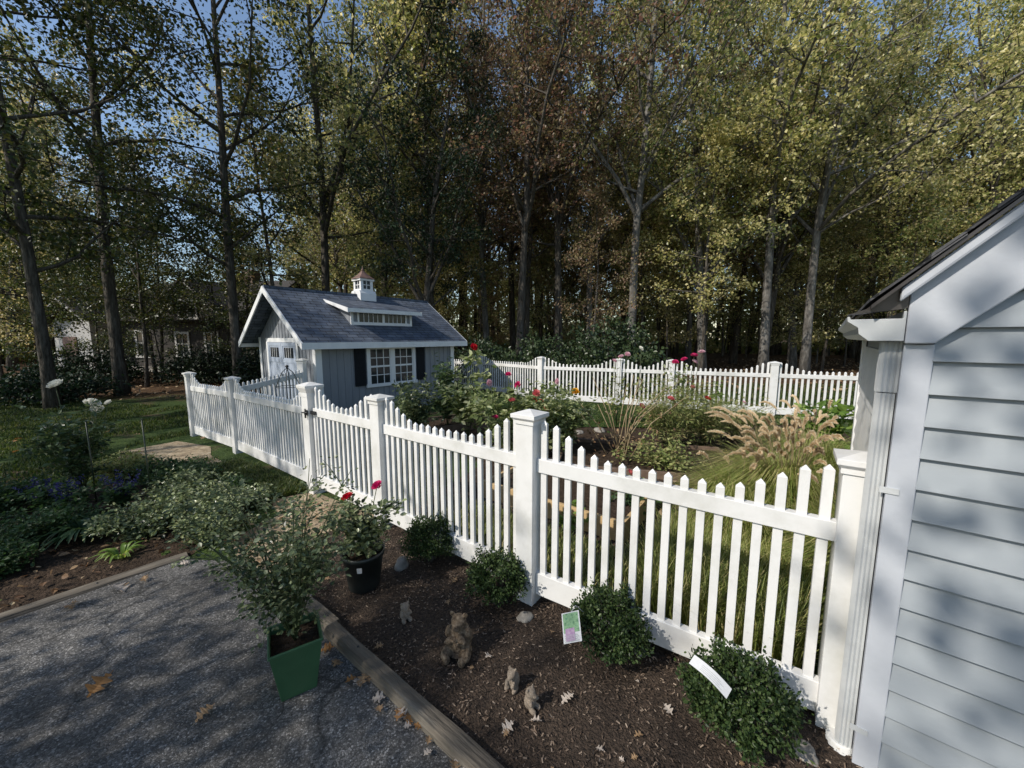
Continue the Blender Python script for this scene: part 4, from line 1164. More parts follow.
litter('leaf_litter', np.column_stack([rs.uniform(-22, 26, 9000), rs.uniform(11.5, 30, 9000)]), .13, 'brown leaf litter covering the woodland floor behind the fences')
litter('leaf_litter', fill([(-1.2, 3.3), (-1.6, 2.5), (-2.1, 2.72), (-2.6, 3.1), (-2.7, 4.0), (-2.2, 3.9)], 260, rs), .05, 'small dry leaves scattered on the trodden path before the gate', .015)
litter('leaf_litter', fill([(-2.7, 3.0), (-3.2, 2.3), (-5, .2), (-6, 2), (-4.5, 3.6), (-3.0, 3.8)], 500, rs), .055, 'dry leaves lying among the left flower bed plants', .02)
litter('leaf_litter', fill([(0, 4.0), (2, 2.6), (4, 4.2), (4.5, 6.4), (1.5, 6.4), (-.5, 5.5)], 900, rs), .06, 'dry leaves and stems on the garden soil behind the fence', .03)

# ------------------------------------------------------------------ grass
def blades(name, pts, h0, h1, label, wd=.006, mat='blade', cat='grass', z=0):
    n_ = len(pts); mb = MB()
    b = np.column_stack([pts, np.array([gz(a) for a in pts[:, 0]]) + z])
    az = rs.uniform(0, 2 * math.pi, n_); h = rs.uniform(h0, h1, n_)
    d = np.column_stack([np.cos(az), np.sin(az), np.zeros(n_)]); sd_ = np.column_stack([-np.sin(az), np.cos(az), np.zeros(n_)])
    ln = rs.uniform(.1, .8, n_)[:, None]
    up = np.array([0, 0, 1.0])
    md = b + d * (h[:, None] * ln * .30) + up * h[:, None] * .6; tp = b + d * (h[:, None] * ln) + up * h[:, None] * .95
    V = np.stack([b - sd_ * wd, b + sd_ * wd, md + sd_ * wd * .8, md - sd_ * wd * .8, tp + sd_ * wd * .15, tp - sd_ * wd * .15], 1)
    F = np.array([(0, 1, 2, 3), (3, 2, 4, 5)])[None] + (np.arange(n_) * 6)[:, None, None]
    mb.np_add(V.reshape(-1, 3), F.reshape(-1, 4))
    return tag(mb.build(name, M[mat]), label, cat, kind='stuff')
def tri_pts(n_, x0, x1, y0, y1, dens=None):
    return np.column_stack([rs.uniform(x0, x1, n_), rs.uniform(y0, y1, n_)])
lawnA = [(-12.5, 4.2), (-6.3, 4.1), (-5, 4.6), (-3.2, 4.3), (-2.5, 4.2), (-2.45, 4.35), (-4.3, 5.6), (-4.9, 5.2), (-6.4, 6.0), (-6.1, 7.0), (-8, 10), (-16, 12)]
a = fill(lawnA, 46000, rs)
keep = np.array([noise.noise(Vector((p[0] * 1.1, p[1] * 1.1, 0))) > -.28 for p in a])
blades('lawn_grass', a[keep], .025, .07, 'short patchy lawn grass on the left side of the fence', .007)
blades('lawn_grass', fill([(-3.9, 5.25), (-4.2, 5.0), (-3.6, 4.35), (-2.6, 3.9), (-2.3, 4.1), (-2.5, 4.25)], 12000, rs), .04, .10, 'bright green grass tuft strip at the foot of the fence left of the gate', .006)
blades('lawn_grass', fill([(-.9, 9.3), (.2, 7.0), (3.4, 6.9), (6.1, 7.3), (6.0, 7.7), (2.7, 9.2), (.9, 10.5)], 14000, rs), .04, .09, 'green grass inside the garden along the back fence', .009)
blades('lawn_grass', fill([(-.2, 11.5), (3, 10), (8, 7.8), (14, 6), (18, 13), (4, 14), (-3, 15)], 16000, rs), .05, .12, 'shaded grass between the back fence and the woods', .012)
blades('path_grass', fill([(-.8, 3.35), (.2, 2.5), (.9, 2.0), (1.2, 2.5), (.7, 2.9), (-.5, 3.8)], 7000, rs), .04, .11, 'short weeds and grass between the picket fence and the tan board bed', .003, 'tallblade')
blades('path_grass', fill([(.75, 2.1), (1.35, 1.65), (2.0, 2.2), (1.4, 2.9), (1.1, 2.7)], 14000, rs), .12, .42, 'green grass and weeds close behind the front picket fence', .003, 'tallblade')

# ------------------------------------------------------------------ garden plants
def plant(name, loc, h, spread, nstem, nleaf, ls, mat, label, cat='plant', group=None, blooms=(), **kw):
    x, y = loc; z0 = gz(x)
    o = empty(name, (x, y, z0), 0, label, cat, group)
    tips = rose_plant(o, (x, y, z0 + .005), h, spread, nstem, nleaf, ls, mat, rs, **kw)
    for b in blooms:
        if len(b) == 2:   # (material, radius) on a tip
            t = tips[rs.integers(0, len(tips))]; bloom(o, t, b[1], b[0], rs)
        else:
            bloom(o, b[2], b[1], b[0], rs)
            s_ = MB(); q = b[2]; s_.tube([(q[0] * .5 + x * .5, q[1] * .5 + y * .5, z0 + (q[2] - z0) * .45), (q[0] * .8 + x * .2, q[1] * .8 + y * .2, z0 + (q[2] - z0) * .75), q], .004, 5)
            s_.build('flower_stem', M['stem'], o, True)
    return o
R0 = dict(leafspread=.07, nsub=4)
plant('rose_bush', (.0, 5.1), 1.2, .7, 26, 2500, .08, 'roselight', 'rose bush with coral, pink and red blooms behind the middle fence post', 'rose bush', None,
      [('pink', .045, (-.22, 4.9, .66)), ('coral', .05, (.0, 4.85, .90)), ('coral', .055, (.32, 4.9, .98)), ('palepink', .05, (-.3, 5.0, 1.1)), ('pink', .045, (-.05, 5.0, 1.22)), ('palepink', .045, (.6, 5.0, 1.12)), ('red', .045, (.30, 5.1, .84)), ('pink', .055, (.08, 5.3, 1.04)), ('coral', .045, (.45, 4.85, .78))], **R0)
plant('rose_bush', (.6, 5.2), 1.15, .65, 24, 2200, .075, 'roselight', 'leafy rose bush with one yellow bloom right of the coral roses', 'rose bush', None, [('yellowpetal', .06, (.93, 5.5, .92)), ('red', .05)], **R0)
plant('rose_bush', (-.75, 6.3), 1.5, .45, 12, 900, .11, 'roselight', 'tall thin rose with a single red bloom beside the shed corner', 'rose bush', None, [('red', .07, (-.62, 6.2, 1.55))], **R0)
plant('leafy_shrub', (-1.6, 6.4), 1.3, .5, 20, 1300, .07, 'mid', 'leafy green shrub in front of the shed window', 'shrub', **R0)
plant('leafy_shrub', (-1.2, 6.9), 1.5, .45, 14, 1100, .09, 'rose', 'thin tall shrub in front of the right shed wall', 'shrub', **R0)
plant('leafy_shrub', (-2.2, 7.6), .7, .4, 14, 700, .06, 'rose', 'low dark shrub at the foot of the shed wall', 'shrub', **R0)
# dry stalks
def stalks():
    o = empty('dry_stalks', (1.55, 5.2, 0), 0, 'fan of dry leaning flower stalks in the middle of the garden', 'plant')
    m = MB()
    for i in range(16):
        t = rs.uniform(-.9, 1.1); L_ = rs.uniform(.7, 1.35)
        b = (1.5 + rs.normal() * .08, 5.1 + rs.normal() * .08, .02)
        m.tube([b, (b[0] + t * .35 * L_, b[1] + .1, .5 * L_), (b[0] + t * .8 * L_, b[1] + rs.normal() * .15, .92 * L_)], [.009, .007, .004], 5)
    m.build('stems', M['drystem'], o, True)
    m = MB(); P = np.column_stack([rs.uniform(1.1, 2.2, 80), rs.uniform(4.9, 5.4, 80), rs.uniform(.05, .7, 80)]); D = rs.normal(size=(80, 3))
    scatter(m, P, D, .05, rs, OVAL); m.build('dry_leaves', M['litter'], o, True)
stalks()
plant('tall_anemone', (2.0, 7.1), 1.45, .28, 9, 200, .07, 'feather', 'tall stalks with pale pink flowers before the middle back fence post', 'plant', None, [('palepink', .06, (2.0, 6.95, 1.36)), ('palepink', .055, (2.12, 6.95, 1.40)), ('palepink', .05, (1.9, 7.0, 1.28))], **R0)
plant('tall_anemone', (2.45, 7.2), 1.5, .12, 3, 40, .06, 'feather', 'single tall stalk with a round white flower at the back fence post', 'plant', None, [('whitepetal', .06, (2.42, 7.1, 1.50))], **R0)
plant('rose_bush', (3.15, 6.9), 1.4, .35, 10, 380, .08, 'roselight', 'tall rose with bright pink blooms against the back fence right of the white flower', 'rose bush', None,
      [('pink', .06, (3.0, 6.6, 1.33)), ('pink', .07, (3.18, 6.6, 1.40)), ('palepink', .06, (3.25, 6.7, 1.28)), ('pink', .06, (2.85, 6.6, 1.28)), ('palepink', .06, (3.3, 6.6, 1.46))], **R0)
plant('cosmos_clump', (2.3, 5.5), 1.2, .55, 34, 3600, .075, 'feather', 'feathery green cosmos clump with a few red flowers in the garden middle', 'plant', None,
      [('coral', .05, (2.17, 5.1, .88)), ('red', .045), ('pink', .05), ('pink', .045)], tmpl=SLIM, leafspread=.09, nsub=4)
plant('cosmos_clump', (2.95, 5.7), 1.05, .65, 34, 3600, .075, 'feather', 'wide feathery green clump right of the red flowered cosmos', 'plant', None, [('pink', .045), ('palepink', .04)], tmpl=SLIM, leafspread=.09, nsub=4)
plant('cosmos_clump', (3.7, 6.2), .75, .6, 28, 2600, .07, 'feather', 'low feathery plant before the thick back fence post', 'plant', tmpl=SLIM, leafspread=.08, nsub=4)
plant('yellow_weed', (3.85, 6.9), 1.05, .10, 5, 220, .06, 'lime', 'slim bright lime stalk in front of the back fence', 'plant', **R0)
plant('lime_shrub', (3.95, 4.7), .92, .32, 16, 560, .12, 'lime', 'bright lime green big-leaved plant beside the building corner', 'shrub', **R0)
plant('low_weeds', (1.9, 4.7), .4, .6, 24, 1300, .05, 'feather', 'low tangled green plant at the foot of the dry stalks', 'plant', **R0)
plant('lettuce_plant', (.55, 3.25), .22, .16, 12, 220, .07, 'lime', 'light green lettuce growing in the tan board bed', 'plant', leafspread=.03, nsub=1)
plant('lettuce_plant', (.15, 3.6), .18, .14, 10, 160, .06, 'lime', 'smaller lettuce at the left end of the tan board bed', 'plant', leafspread=.03, nsub=1)
plant('herb_plant', (1.15, 3.5), .35, .25, 18, 500, .05, 'peren', 'leafy herb right of the tan board bed behind the fence', 'plant', **R0)
plant('marigold_plant', (1.25, 3.9), .3, .18, 12, 240, .05, 'lime', 'small plant with orange and red flowers seen just above the fence rail', 'plant', None, [('yellowpetal', .04), ('coral', .04), ('yellowpetal', .035)], **R0)

# fountain grass
def fountain_grass(x, y, h, spread, nb, npl, label, lean=(0, 0)):
    o = empty('fountain_grass', (x, y, gz(x)), 0, label, 'ornamental grass')
    mb = MB(); V = []; F = []; c = 0
    for i in range(nb):
        az = rs.uniform(0, 6.283); sp = spread * rs.uniform(.1, 1); hh = h * rs.uniform(.5, .9)
        d = np.array([math.cos(az), math.sin(az), 0]); sd_ = np.array([-math.sin(az), math.cos(az), 0]); b = np.array([x, y, 0]) + d * rs.uniform(0, .13) + rs.normal(size=3) * .02; b[2] = 0
        for k in range(7):
            t = k / 6
            p = b + d * sp * t ** 1.6 + np.array([lean[0], lean[1], 0]) * t * t + np.array([0, 0, hh * (1.55 * t - .75 * t ** 3)])
            wd = .0034 * (1 - t * .8)
            V += [p - sd_ * wd, p + sd_ * wd]
        for k in range(6): F.append((c + 2 * k, c + 2 * k + 1, c + 2 * k + 3, c + 2 * k + 2))
        c += 14
    mb.np_add(np.array(V), np.array(F)); mb.build('blades', M['tallblade'], o, True)
    st = MB()
    for i in range(npl):
        az = rs.uniform(0, 6.283); sp = spread * rs.uniform(.1, .8); hh = h * rs.uniform(.85, 1.15)
        d = np.array([math.cos(az), math.sin(az), 0]); b = np.array([x, y, 0]) + d * .06
        pts = []
        for k in range(17):
            t = k / 16
            pts.append(b + d * sp * t ** 1.8 + np.array([lean[0], lean[1], 0]) * t * t + np.array([0, 0, hh * (1.30 * t - .34 * t ** 5)]))
        pts = np.array(pts)
        st.tube(pts[:13:2], .0016, 3, cap=False)
        pl = MB(); n_ = 1000
        t = rs.uniform(0, 1, n_); idx = 12.2 + t * 3.79; i0 = idx.astype(int); f_ = (idx - i0)[:, None]
        ax = pts[i0] * (1 - f_) + pts[i0 + 1] * f_; ad = unit(pts[i0 + 1] - pts[i0])
        rd = rs.normal(size=(n_, 3)); rd -= ad * np.sum(rd * ad, 1, keepdims=True); rd = unit(rd)
        prof = np.clip(np.minimum(t * 6 + .3, (1 - t) * 2.2 + .25), 0, 1)
        scatter(pl, ax, rd * .8 + ad * 1.0, .0195 * prof * rs.uniform(.6, 1.3, n_) + .002, rs, SLIM)
        pl.build('plume', M['plume'], o, True)
    st.build('flower_stems', M['drystem'], o, True)
fountain_grass(2.2, 2.95, 1.0, .55, 4200, 64, 'largest fountain grass clump with tan plumes behind the right fence panel', (-.18, -.05))
fountain_grass(1.75, 2.85, .85, .38, 3000, 8, 'fountain grass clump close to the fence, left of the largest one', (-.1, -.05))
fountain_grass(2.15, 2.2, .80, .36, 3000, 5, 'short fountain grass clump nearest the house corner post', (-.1, 0))
fountain_grass(2.95, 3.6, 1.0, .55, 2400, 16, 'fountain grass clump farthest right by the building side wall', (-.1, 0))

# trellis
def trellis():
    x0, y0 = -3.55, 5.95; z0 = gz(x0)
    o = empty('garden_trellis', (x0, y0, z0), 0, 'thin dark wire plant trellis behind the fence near the shed door', 'trellis')
    m = MB()
    for k in range(4):
        a = math.pi / 2 * k + .4; q = .17
        m.tube([(x0 + q * math.cos(a), y0 + q * math.sin(a), z0), (x0 + q * math.cos(a), y0 + q * math.sin(a), z0 + 1.0), (x0 + .08 * math.cos(a), y0 + .08 * math.sin(a), z0 + 1.22), (x0, y0, z0 + 1.3)], .006, 5)
    for zz in (.4, .75, 1.0):
        pts = [(x0 + .17 * math.cos(t * .5236), y0 + .17 * math.sin(t * .5236), z0 + zz) for t in range(13)]
        m.tube(pts, .005, 5)
    m.build('wire_frame', M['blackmetal'], o, True)
    m = MB(); m.lathe((x0, y0, z0 + 1.29), [(0, 0), (.025, .02), (.025, .04), (0, .06)], 10); m.build('finial', M['blackmetal'], o, True)
trellis()

# ------------------------------------------------------------------ left flower bed
plant('white_rose', (-4.9, 4.15), 1.25, .42, 18, 1500, .06, 'rose', 'tall rose bush with large white blooms in the left flower bed', 'rose bush', None,
      [('whitepetal', .085, (-5.30, 4.35, 1.17)), ('whitepetal', .08, (-4.84, 4.3, .95)), ('whitepetal', .065, (-4.74, 4.25, .89)), ('whitepetal', .045, (-4.66, 4.3, .96))], **R0)
def salvia(x, y, label):
    z0 = gz(x); o = empty('blue_salvia', (x, y, z0), 0, label, 'plant', 'violet blue salvias in the left bed')
    rose_plant(o, (x, y, z0), .38, .2, 12, 420, .055, 'peren', rs, leafspread=.04, nsub=2)
    for i in range(12):
        P = []; D = []
        a = rs.uniform(0, 6.28); q = rs.uniform(.02, .2); h = rs.uniform(.30, .46)
        for k in range(40):
            t = rs.uniform(.5, 1); P.append((x + q * math.cos(a) * t + rs.normal() * .008, y + q * math.sin(a) * t + rs.normal() * .008, z0 + h * t)); D.append(rs.normal(size=3))
        m = MB(); scatter(m, np.array(P), np.array(D), .016, rs, OVAL); m.build('flower_spike', M['blue'], o, True)
salvia(-4.75, 3.65, 'blue salvia clump farthest left under the white roses')
salvia(-4.35, 3.55, 'blue salvia clump in the middle of the three')
salvia(-4.05, 3.75, 'blue salvia clump nearest the fence side')
def strap_plant(x, y, h, sp, n_, label, mat='peren', wd=.016):
    z0 = gz(x); o = empty('daylily_clump', (x, y, z0), 0, label, 'plant')
    V = []; F = []; c = 0
    for i in range(n_):
        az = rs.uniform(0, 6.283); s_ = sp * rs.uniform(.4, 1); hh = h * rs.uniform(.6, 1)
        d = np.array([math.cos(az), math.sin(az), 0]); sd_ = np.array([-math.sin(az), math.cos(az), 0]); b = np.array([x, y, z0]) + d * .03
        for k in range(7):
            t = k / 6; p = b + d * s_ * t ** 1.3 + np.array([0, 0, hh * (1.9 * t - 1.5 * t * t)]); w_ = wd * math.sin(math.pi * (.15 + .8 * t)) + .001
            V += [p - sd_ * w_, p + np.array([0, 0, -w_ * .4]), p + sd_ * w_]
        for k in range(6):
            q = c + 3 * k; F += [(q, q + 1, q + 4, q + 3), (q + 1, q + 2, q + 5, q + 4)]
        c += 21
    m = MB(); m.np_add(np.array(V), np.array(F), smooth=True); m.build('leaves', M[mat], o, True)
strap_plant(-3.75, 3.15, .32, .32, 70, 'large strap-leaved daylily clump in the middle of the left bed')
strap_plant(-4.4, 2.95, .30, .30, 50, 'strap-leaved daylily clump at the left edge of the picture')
strap_plant(-4.6, 2.4, .30, .30, 50, 'strap-leaved daylily clump lowest at the left, next to the timber')
strap_plant(-3.15, 2.85, .16, .16, 26, 'small yellow green strap plant next to the left timber', 'lime', .011)
kk = dict(leafspread=.055, nsub=4)
for i, (x, y, h, s_, m_, lb) in enumerate([
    (-3.45, 3.75, .42, .34, 'rose', 'bushy green perennial right of the salvias'),
    (-3.05, 3.55, .40, .32, 'rose', 'bushy perennial behind the end of the left timber'),
    (-2.75, 3.35, .42, .30, 'rose', 'leafy perennial left of the sprawling potted rose'),
    (-2.6, 3.1, .30, .24, 'rose', 'leafy perennial just behind the sprawling potted rose'),
    (-3.9, 4.3, .26, .3, 'peren', 'low spreading perennial between the bed and the lawn strip'),
    (-3.2, 4.05, .2, .25, 'peren', 'low spreading perennial in front of the bright grass strip'),
    (-2.75, 3.8, .16, .2, 'rose', 'low perennial next to the trodden path by the gate'),
    (-4.2, 4.5, .38, .34, 'peren', 'leafy perennial behind the white roses'),
    (-5.2, 3.7, .45, .36, 'peren', 'dark leafy perennial left of the white roses'),
    (-5.9, 3.2, .5, .4, 'peren', 'dark leafy perennial at the left picture edge'),
    (-5.0, 4.7, .34, .32, 'feather', 'pale low plant beyond the white roses'),
    (-3.9, 2.6, .26, .25, 'peren', 'low dark plant in front of the daylilies'),
    (-4.1, 3.1, .36, .3, 'peren', 'leafy perennial between the daylily clumps'), (-3.3, 3.2, .34, .28, 'mid', 'leafy perennial right of the largest daylily clump'), (-4.9, 2.9, .4, .3, 'peren', 'leafy perennial in front of the left salvias')]):
    plant('perennial_plant', (x, y), h * .85, s_ * 1.2, 34, 3600, .033, 'mid' if m_ == 'rose' else m_, lb, 'plant', 'leafy perennials of the left flower bed', **kk)
def stake(x, y, h, label):
    z0 = gz(x); m = MB(); m.tube([(0, 0, 0), (.004, .002, h * .5), (0, .006, h)], .006, 6); m.lathe((0, .006, h), [(.006, 0), (.009, .004), (0, .012)], 6)
    o = m.build('plant_stake', M['stake']); o.location = (x, y, z0); tag(o, label, 'stake', 'thin green stakes in the left bed')
stake(-4.9, 3.2, .75, 'thin green stake left of the salvias')
stake(-3.75, 3.75, .95, 'thin green stake right of the salvias')
stake(-4.55, 3.95, .9, 'thin green stake beside the white rose stems')

# ------------------------------------------------------------------ trees
def tree_meshes(seed, H_, r0, cb, spread, nl, leafper, ls, fork=False, up=.5, nsec=6, ntw=4, tmpl=DIAMOND, scat=.30, bend=.35):
    r_ = np.random.default_rng(seed)
    tk = MB(); P = []; D = []
    n_ = 14; pts = []
    off = np.zeros(2); vel = r_.normal(size=2) * bend * .25
    for i in range(n_ + 1):
        t = i / n_
        off = off + vel / n_ * H_ * .12; vel = vel + r_.normal(size=2) * bend * .35
        pts.append(np.array([off[0], off[1], H_ * t * .97]))
    rad = [r0 * ((1 - i / n_) ** .8 * .93 + .05) * (1.35 if i == 0 else 1) for i in range(n_ + 1)]
    pts[0][2] = -.15
    tk.tube(pts, rad, 9)
    pts = np.array(pts)
    def at(h):
        x = h / (H_ * .97) * n_; i = min(n_ - 1, int(x)); f_ = x - i
        return pts[i] * (1 - f_) + pts[i + 1] * f_, rad[i] * (1 - f_) + rad[i + 1] * f_
    nf = 4 if fork else 0
    for i in range(nl + nf):
        tt = (i + .5) / nl; h = cb + (H_ * .96 - cb) * tt
        if i >= nl: tt = .3; h = cb * r_.uniform(.95, 1.35)
        p0, rr = at(h)
        Ln = spread * (1 - .6 * tt ** 2.2) * (.75 + .25 * min(1, tt * 4)) * r_.uniform(.65, 1.15)
        az = i * 2.399 + r_.uniform(-.5, .5); el = .25 + up * tt + r_.uniform(-.15, .25)
        if i >= nl: el = r_.uniform(.85, 1.15); Ln = (H_ - h) * r_.uniform(.6, .8)
        d = np.array([math.cos(az) * math.cos(el), math.sin(az) * math.cos(el), math.sin(el)])
        q = [p0]; dd = d.copy()
        for k in range(6):
            dd = unit(dd + r_.normal(size=3) * .16 + np.array([0, 0, .06])); q.append(q[-1] + dd * Ln / 6)
        q = np.array(q); lr = rr * .62 if i >= nl else min(rr * .6, .012 + Ln * .014)
        nsc = nsec * 3 if i >= nl else nsec; Lq = Ln * .4 if i >= nl else Ln
        tk.tube(q, [lr * (1 - .85 * k / 6) for k in range(7)], 5, cap=False)
        for s_ in range(nsc):
            k = 1 + (s_ + r_.uniform(0, 1)) / nsc * 4.99; i0 = int(k); b = q[i0] * (1 - (k - i0)) + q[min(6, i0 + 1)] * (k - i0)
            sdv = unit(unit(q[min(6, i0 + 1)] - q[i0]) * .6 + r_.normal(size=3) * np.array([.8, .8, .45])); sl_ = max(.9, Lq * .38) * r_.uniform(.6, 1.1) if spread > 3 else Lq * .38 * r_.uniform(.6, 1.1)
            sq = np.array([b, b + sdv * sl_ * .5 + r_.normal(size=3) * .05, b + sdv * sl_ + r_.normal(size=3) * .1])
            tk.tube(sq, [lr * .38, lr * .25, lr * .08], 4, cap=False)
            for w_ in range(ntw):
                f_ = r_.uniform(.25, 1); c = sq[1] * (1 - f_) + sq[2] * f_ if r_.random() < .7 else sq[0] * (1 - f_) + sq[1] * f_
                td = unit(sdv * .5 + r_.normal(size=3)); tl = sl_ * .45
                e = c + td * tl
                tk.tube([c, e], [lr * .15, lr * .05], 3, cap=False)
                m = leafper; t = r_.uniform(.1, 1.1, m)[:, None]
                pp = c * (1 - t) + e * t + r_.normal(size=(m, 3)) * scat * np.array([1, 1, .55])
                P.append(pp); D.append(unit(td * .4 + r_.normal(size=(m, 3)) + np.array([0, 0, -.25])))
    P = np.concatenate(P); D = np.concatenate(D)
    lf = MB(); scatter(lf, P, D, ls * r_.uniform(.6, 1.3, len(P)), r_, tmpl, tilt=np.array([0, 0, .6]))
    return tk, lf
PROTO = {}
def proto(key, *a, **k):
    tk, lf = tree_meshes(*a, **k)
    PROTO[key] = (tk.mesh('trunk', M['bark']), lf.mesh('crown', M['green']))
def put_tree(key, x, y, s_, mat, label, group=None, bark='bark', rz=None, name='woodland_tree', cat='tree', tilt=(0, 0), z=None):
    o = empty(name, (x, y, gz(x) if z is None else z), random.uniform(0, 6.28) if rz is None else rz, label, cat, group)
    o.scale = (s_, s_, s_ * random.uniform(.95, 1.08)); o.rotation_euler[0] = tilt[0]; o.rotation_euler[1] = tilt[1]
    for nm, me, mt in (('trunk', PROTO[key][0], bark), ('crown', PROTO[key][1], mat)):
        c = bpy.data.objects.new(nm, me); link(c, o)
        c.material_slots[0].link = 'OBJECT'; c.material_slots[0].material = M[mt]
    return o
#      key   seed H    r0   cb  spread nl leafper ls
proto('A', 11, 20, .19, 4.6, 4.6, 24, 19, .14, scat=.2)
proto('B', 12, 21, .19, 5.2, 4.2, 20, 19, .14, up=.8, scat=.2, fork=True)
proto('C', 13, 18, .21, 3.4, 5.2, 20, 20, .14, scat=.2, bend=.55, fork=True)
proto('D', 14, 22, .19, 5.8, 4.2, 20, 19, .135, up=.9, scat=.2, bend=.5, fork=True)
proto('U', 15, 7, .06, 1.2, 2.6, 16, 16, .11, nsec=5, up=.5, bend=.6, scat=.18)
proto('V', 16, 10, .08, 2.4, 2.6, 16, 16, .12, nsec=5, up=.8, bend=.8, scat=.18)
proto('N', 17, 16, .145, 3.4, 5.2, 26, 23, .11, nsec=7, ntw=5, scat=.24, bend=.1)
proto('S', 18, 8, .12, 2.6, 3.4, 20, 8, .15)
proto('T', 19, 18, .2, 3.5, 4.4, 20, 8, .19)
proto('W', 20, 20, .19, 3.6, 4.6, 28, 13, .18)

# named near trees
#
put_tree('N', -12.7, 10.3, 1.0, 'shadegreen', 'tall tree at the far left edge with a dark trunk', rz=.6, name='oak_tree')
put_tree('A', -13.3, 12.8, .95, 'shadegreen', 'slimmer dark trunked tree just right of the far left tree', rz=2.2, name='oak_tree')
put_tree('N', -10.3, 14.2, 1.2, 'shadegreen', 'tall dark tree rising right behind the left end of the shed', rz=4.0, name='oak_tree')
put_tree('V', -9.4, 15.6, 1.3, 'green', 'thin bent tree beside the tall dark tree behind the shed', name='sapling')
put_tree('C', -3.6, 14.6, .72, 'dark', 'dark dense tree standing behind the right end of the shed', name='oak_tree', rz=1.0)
put_tree('D', 5.1, 16.5, 1.0, 'green', 'pale trunked tree behind the middle of the back fence', bark='palebark', name='oak_tree', rz=.3)
put_tree('B', 11.0, 16.5, 1.0, 'yellow', 'pale trunked forked tree left of another pale trunk at the right', bark='palebark', name='oak_tree', rz=2.0)
put_tree('D', 13.2, 17.0, 1.0, 'yellow', 'pale leaning trunk tree, rightmost of the pale trunks', bark='palebark', name='oak_tree', tilt=(0, .06), rz=5)
put_tree('C', 12.2, 18.6, 1.0, 'green', 'dark forked tree between the two pale trunks at the right', name='oak_tree')
put_tree('D', .2, 16.0, .95, 'russet', 'russet tree with thin curving trunks behind the back fence left part', name='maple_tree', tilt=(0, .05))
put_tree('B', 2.2, 17.6, 1.0, 'russet', 'tall russet tree in the centre of the woods', name='maple_tree')

rr = random.Random(21)
ZONES = [(-60, -12, 'at the left beyond the brown house'), (-12, -2, 'behind the shed roof'), (-2, 8, 'behind the middle of the back fence'), (8, 60, 'behind the roof slope at the right')]
KN = {'green': 'green leaved woodland tree', 'yellow': 'yellow green woodland tree', 'russet': 'russet leaved woodland tree', 'dark': 'dark evergreen woodland tree'}
def zone_of(x, y):
    a = x / y * 16
    for z0, z1, t in ZONES:
        if z0 <= a < z1: return t
    return ZONES[-1][2] if a > 0 else ZONES[0][2]
placed = [(-12.2, 10.2), (-9.6, 14.2), (5.1, 16.5), (11, 16.5), (13.2, 17), (12.2, 18.6), (.2, 16), (2.2, 17.6), (-3.6, 14.6)]
def wood(n_, y0, y1, xf, keys, wts, s0, s1, mind, tall=True):
    k = 0; tries = 0
    while k < n_ and tries < 6000:
        tries += 1
        y = rr.uniform(y0, y1); x = rr.uniform(-xf * y, xf * y)
        if any((x - a) ** 2 + (y - b) ** 2 < mind ** 2 for a, b in placed): continue
        if -25 < x < -11 and 19.5 < y < 31: continue       # the brown house
        if x / y < -.55 and y < 20: continue
        if tall and -1.12 < x / y < -.60: continue
        placed.append((x, y))
        az = x / y
        if az > .35: w_ = {'yellow': .5, 'green': .42, 'russet': .08}
        elif az > -.12: w_ = {'russet': .45, 'green': .35, 'yellow': .2}
        elif az > -.5: w_ = {'green': .75, 'yellow': .2, 'russet': .05}
        else: w_ = {'green': .6, 'yellow': .35, 'russet': .05}
        m_ = rr.choices(list(w_), list(w_.values()))[0]
        zn = zone_of(x, y)
        low = not tall
        nm = KN[m_].replace('woodland tree', 'understorey sapling') if low else KN[m_]
        put_tree(rr.choice(keys), x, y, rr.uniform(s0, s1), m_, '%s among its like %s' % (nm, zn), '%ss %s' % (nm, zn), bark=rr.choice(['bark', 'bark', 'bark', 'bark', 'palebark']), name='sapling' if low else 'woodland_tree', cat='tree')
        k += 1
wood(26, 16.5, 25, 1.5, ['A', 'B', 'C', 'D'], None, .85, 1.1, 2.3)
wood(40, 25, 42, 1.5, ['A', 'B', 'C', 'D'], None, 1.0, 1.25, 2.6)
wood(30, 19, 28, 1.5, ['U', 'V', 'U'], None, .7, 1.2, 1.2, False)
wood(6, 14.8, 19, 1.3, ['V', 'U'], None, .7, 1.1, 1.5, False)
wood(44, 28, 42, 1.5, ['U', 'V', 'V'], None, .9, 1.3, 1.2, False)
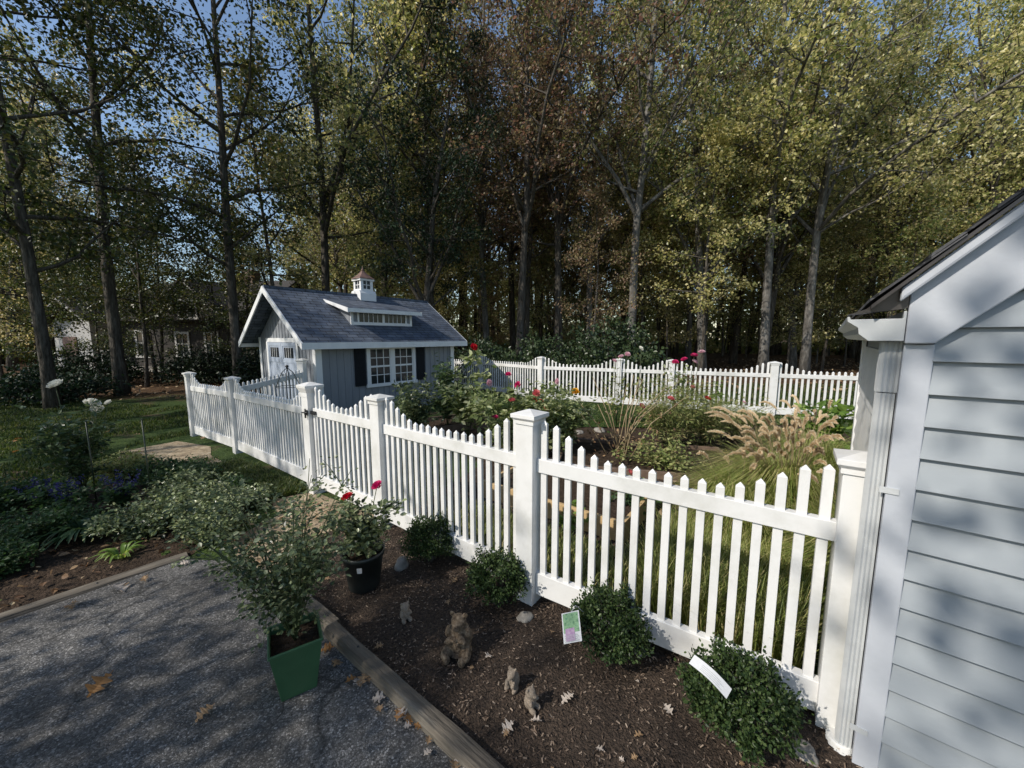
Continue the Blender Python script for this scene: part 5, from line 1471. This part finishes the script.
# far wood mass
def far_wood():
    mb = MB(); tk = MB(); P = []
    n_ = 60000
    a = rs.uniform(-1.05, 1.05, n_); d = rs.uniform(44, 62, n_)
    x = np.sin(a) * d * 1.15; y = np.cos(a) * d * .95 + 2
    z = 17 * rs.uniform(0, 1, n_) ** 1.7
    hm = np.array([17 + 6 * noise.noise(Vector((q * .15, 0, 0))) for q in x])
    z = z / 17 * hm
    x = np.concatenate([x, x[:16000]]); y = np.concatenate([y, y[:16000]]); z = np.concatenate([z, rs.uniform(0, 6, 16000)]); n_ += 16000
    gap = (x / y > -1.15) & (x / y < -.58); z = np.where(gap, z * .38, z)
    P = np.column_stack([x, y, z])
    scatter(mb, P, rs.normal(size=(n_, 3)), rs.uniform(.3, .75, n_), rs, DIAMOND)
    for i in range(160):
        aa = rs.uniform(-1.05, 1.05); dd_ = rs.uniform(42, 58); xx = math.sin(aa) * dd_ * 1.15; yy = math.cos(aa) * dd_ * .95
        hk = .4 if -1.15 < xx / yy < -.58 else 1
        tk.tube([(xx, yy, -.3), (xx + rs.normal() * .5, yy, 8 * hk), (xx + rs.normal(), yy, 15 * hk)], [.22, .16, .05], 6, mi=1)
    mb.v_off = len(mb.v)
    b = len(mb.v); mb.v.extend(tk.v)
    for f_ in tk.f: mb.f.append(tuple(b + i for i in f_)); mb.m.append(1); mb.sm.append(True)
    tag(mb.build('far_woods', [M['green'], M['bark']]), 'distant mass of trees closing off the back of the woods', 'woods', kind='stuff')
far_wood()

# broad dark shrubs behind the back fence
def big_shrub(x, y, r, hh, n_, ls, mat, label, name='rhododendron', group=None):
    z0 = gz(x); o = empty(name, (x, y, z0), 0, label, 'shrub', group)
    st = MB(); lf = MB(); P = []; D = []
    for i in range(110):
        v = unit(rs.normal(size=3)); v[2] = abs(v[2]); k = rs.uniform(.7, 1.1)
        tip = np.array([x + v[0] * r * k, y + v[1] * r * k, z0 + .15 + v[2] * hh * k]); b = np.array([x + rs.normal() * .15, y + rs.normal() * .15, z0])
        mid = b * .5 + tip * .5 + np.array([0, 0, .15])
        st.tube([b, mid, tip], [.03, .018, .005], 4, cap=False)
        m = n_ // 110; t = rs.uniform(.1, 1.05, (m, 1)) ** .7; P.append(mid * (1 - t) + tip * t + rs.normal(size=(m, 3)) * .13); D.append(unit((tip - mid)[None] * .4 + rs.normal(size=(m, 3))))
    P = np.concatenate(P); P[:, 2] = np.maximum(P[:, 2], z0 + .05)
    scatter(lf, P, np.concatenate(D), ls * rs.uniform(.6, 1.2, len(P)), rs, OVAL)
    st.build('stems', M['bark'], o, True); lf.build('foliage', M[mat], o, True)
big_shrub(3.3, 12.6, 1.9, 2.1, 7000, .13, 'rhodo', 'tall dark rhododendron behind the middle back fence post')
big_shrub(.9, 13.4, 1.7, 1.6, 5500, .12, 'rhodo', 'dark rhododendron left of the tallest one behind the back fence')
big_shrub(-1.2, 14.2, 1.4, 1.5, 4500, .12, 'rhodo', 'lower rhododendron right of the shed, behind the fence')
big_shrub(-13.5, 16.5, 1.8, 1.3, 4500, .12, 'dark', 'dark shrub in front of the brown house')
big_shrub(-17.5, 15.5, 2.2, 1.3, 4500, .12, 'dark', 'dark shrub below the sunlit porch at the left')
big_shrub(-9.6, 15.0, 1.5, 1.7, 4500, .12, 'dark', 'dark shrub just left of the shed gable')
big_shrub(-14.2, 11.6, 1.6, .9, 3500, .11, 'dark', 'low dark shrub under the far left tree')

# trees beside the drive, left of the picture, whose shade falls on the yard
put_tree('S', -5.7, -1.2, .54, 'green', 'small shade tree beside the driveway, left of the picture', name='shade_tree', rz=1.0)
put_tree('W', -5.6, -5.9, .74, 'green', 'tall shade tree behind the photographer, left of the drive', name='shade_tree', rz=.4)
put_tree('W', -9.0, -8.0, .92, 'green', 'broad shade tree far behind the photographer', name='shade_tree', rz=2.4)
put_tree('W', -12.2, -1.0, .60, 'green', 'shade tree between the drive and the lawn, left of the picture', name='shade_tree', rz=2)
put_tree('U', -4.4, -4.3, 1.15, 'green', 'leafy sapling behind the photographer beside the drive', name='shade_tree', rz=.9)
put_tree('T', -14.3, .4, .72, 'green', 'broad shade tree standing left of the lawn', name='shade_tree', rz=1.4)
put_tree('T', -16.5, 3.6, .80, 'green', 'broad shade tree at the far end of the lawn', name='shade_tree', rz=3.0)
put_tree('W', -18.5, 7.2, .70, 'green', 'tall shade tree left of the brown house', name='shade_tree', rz=5.0)
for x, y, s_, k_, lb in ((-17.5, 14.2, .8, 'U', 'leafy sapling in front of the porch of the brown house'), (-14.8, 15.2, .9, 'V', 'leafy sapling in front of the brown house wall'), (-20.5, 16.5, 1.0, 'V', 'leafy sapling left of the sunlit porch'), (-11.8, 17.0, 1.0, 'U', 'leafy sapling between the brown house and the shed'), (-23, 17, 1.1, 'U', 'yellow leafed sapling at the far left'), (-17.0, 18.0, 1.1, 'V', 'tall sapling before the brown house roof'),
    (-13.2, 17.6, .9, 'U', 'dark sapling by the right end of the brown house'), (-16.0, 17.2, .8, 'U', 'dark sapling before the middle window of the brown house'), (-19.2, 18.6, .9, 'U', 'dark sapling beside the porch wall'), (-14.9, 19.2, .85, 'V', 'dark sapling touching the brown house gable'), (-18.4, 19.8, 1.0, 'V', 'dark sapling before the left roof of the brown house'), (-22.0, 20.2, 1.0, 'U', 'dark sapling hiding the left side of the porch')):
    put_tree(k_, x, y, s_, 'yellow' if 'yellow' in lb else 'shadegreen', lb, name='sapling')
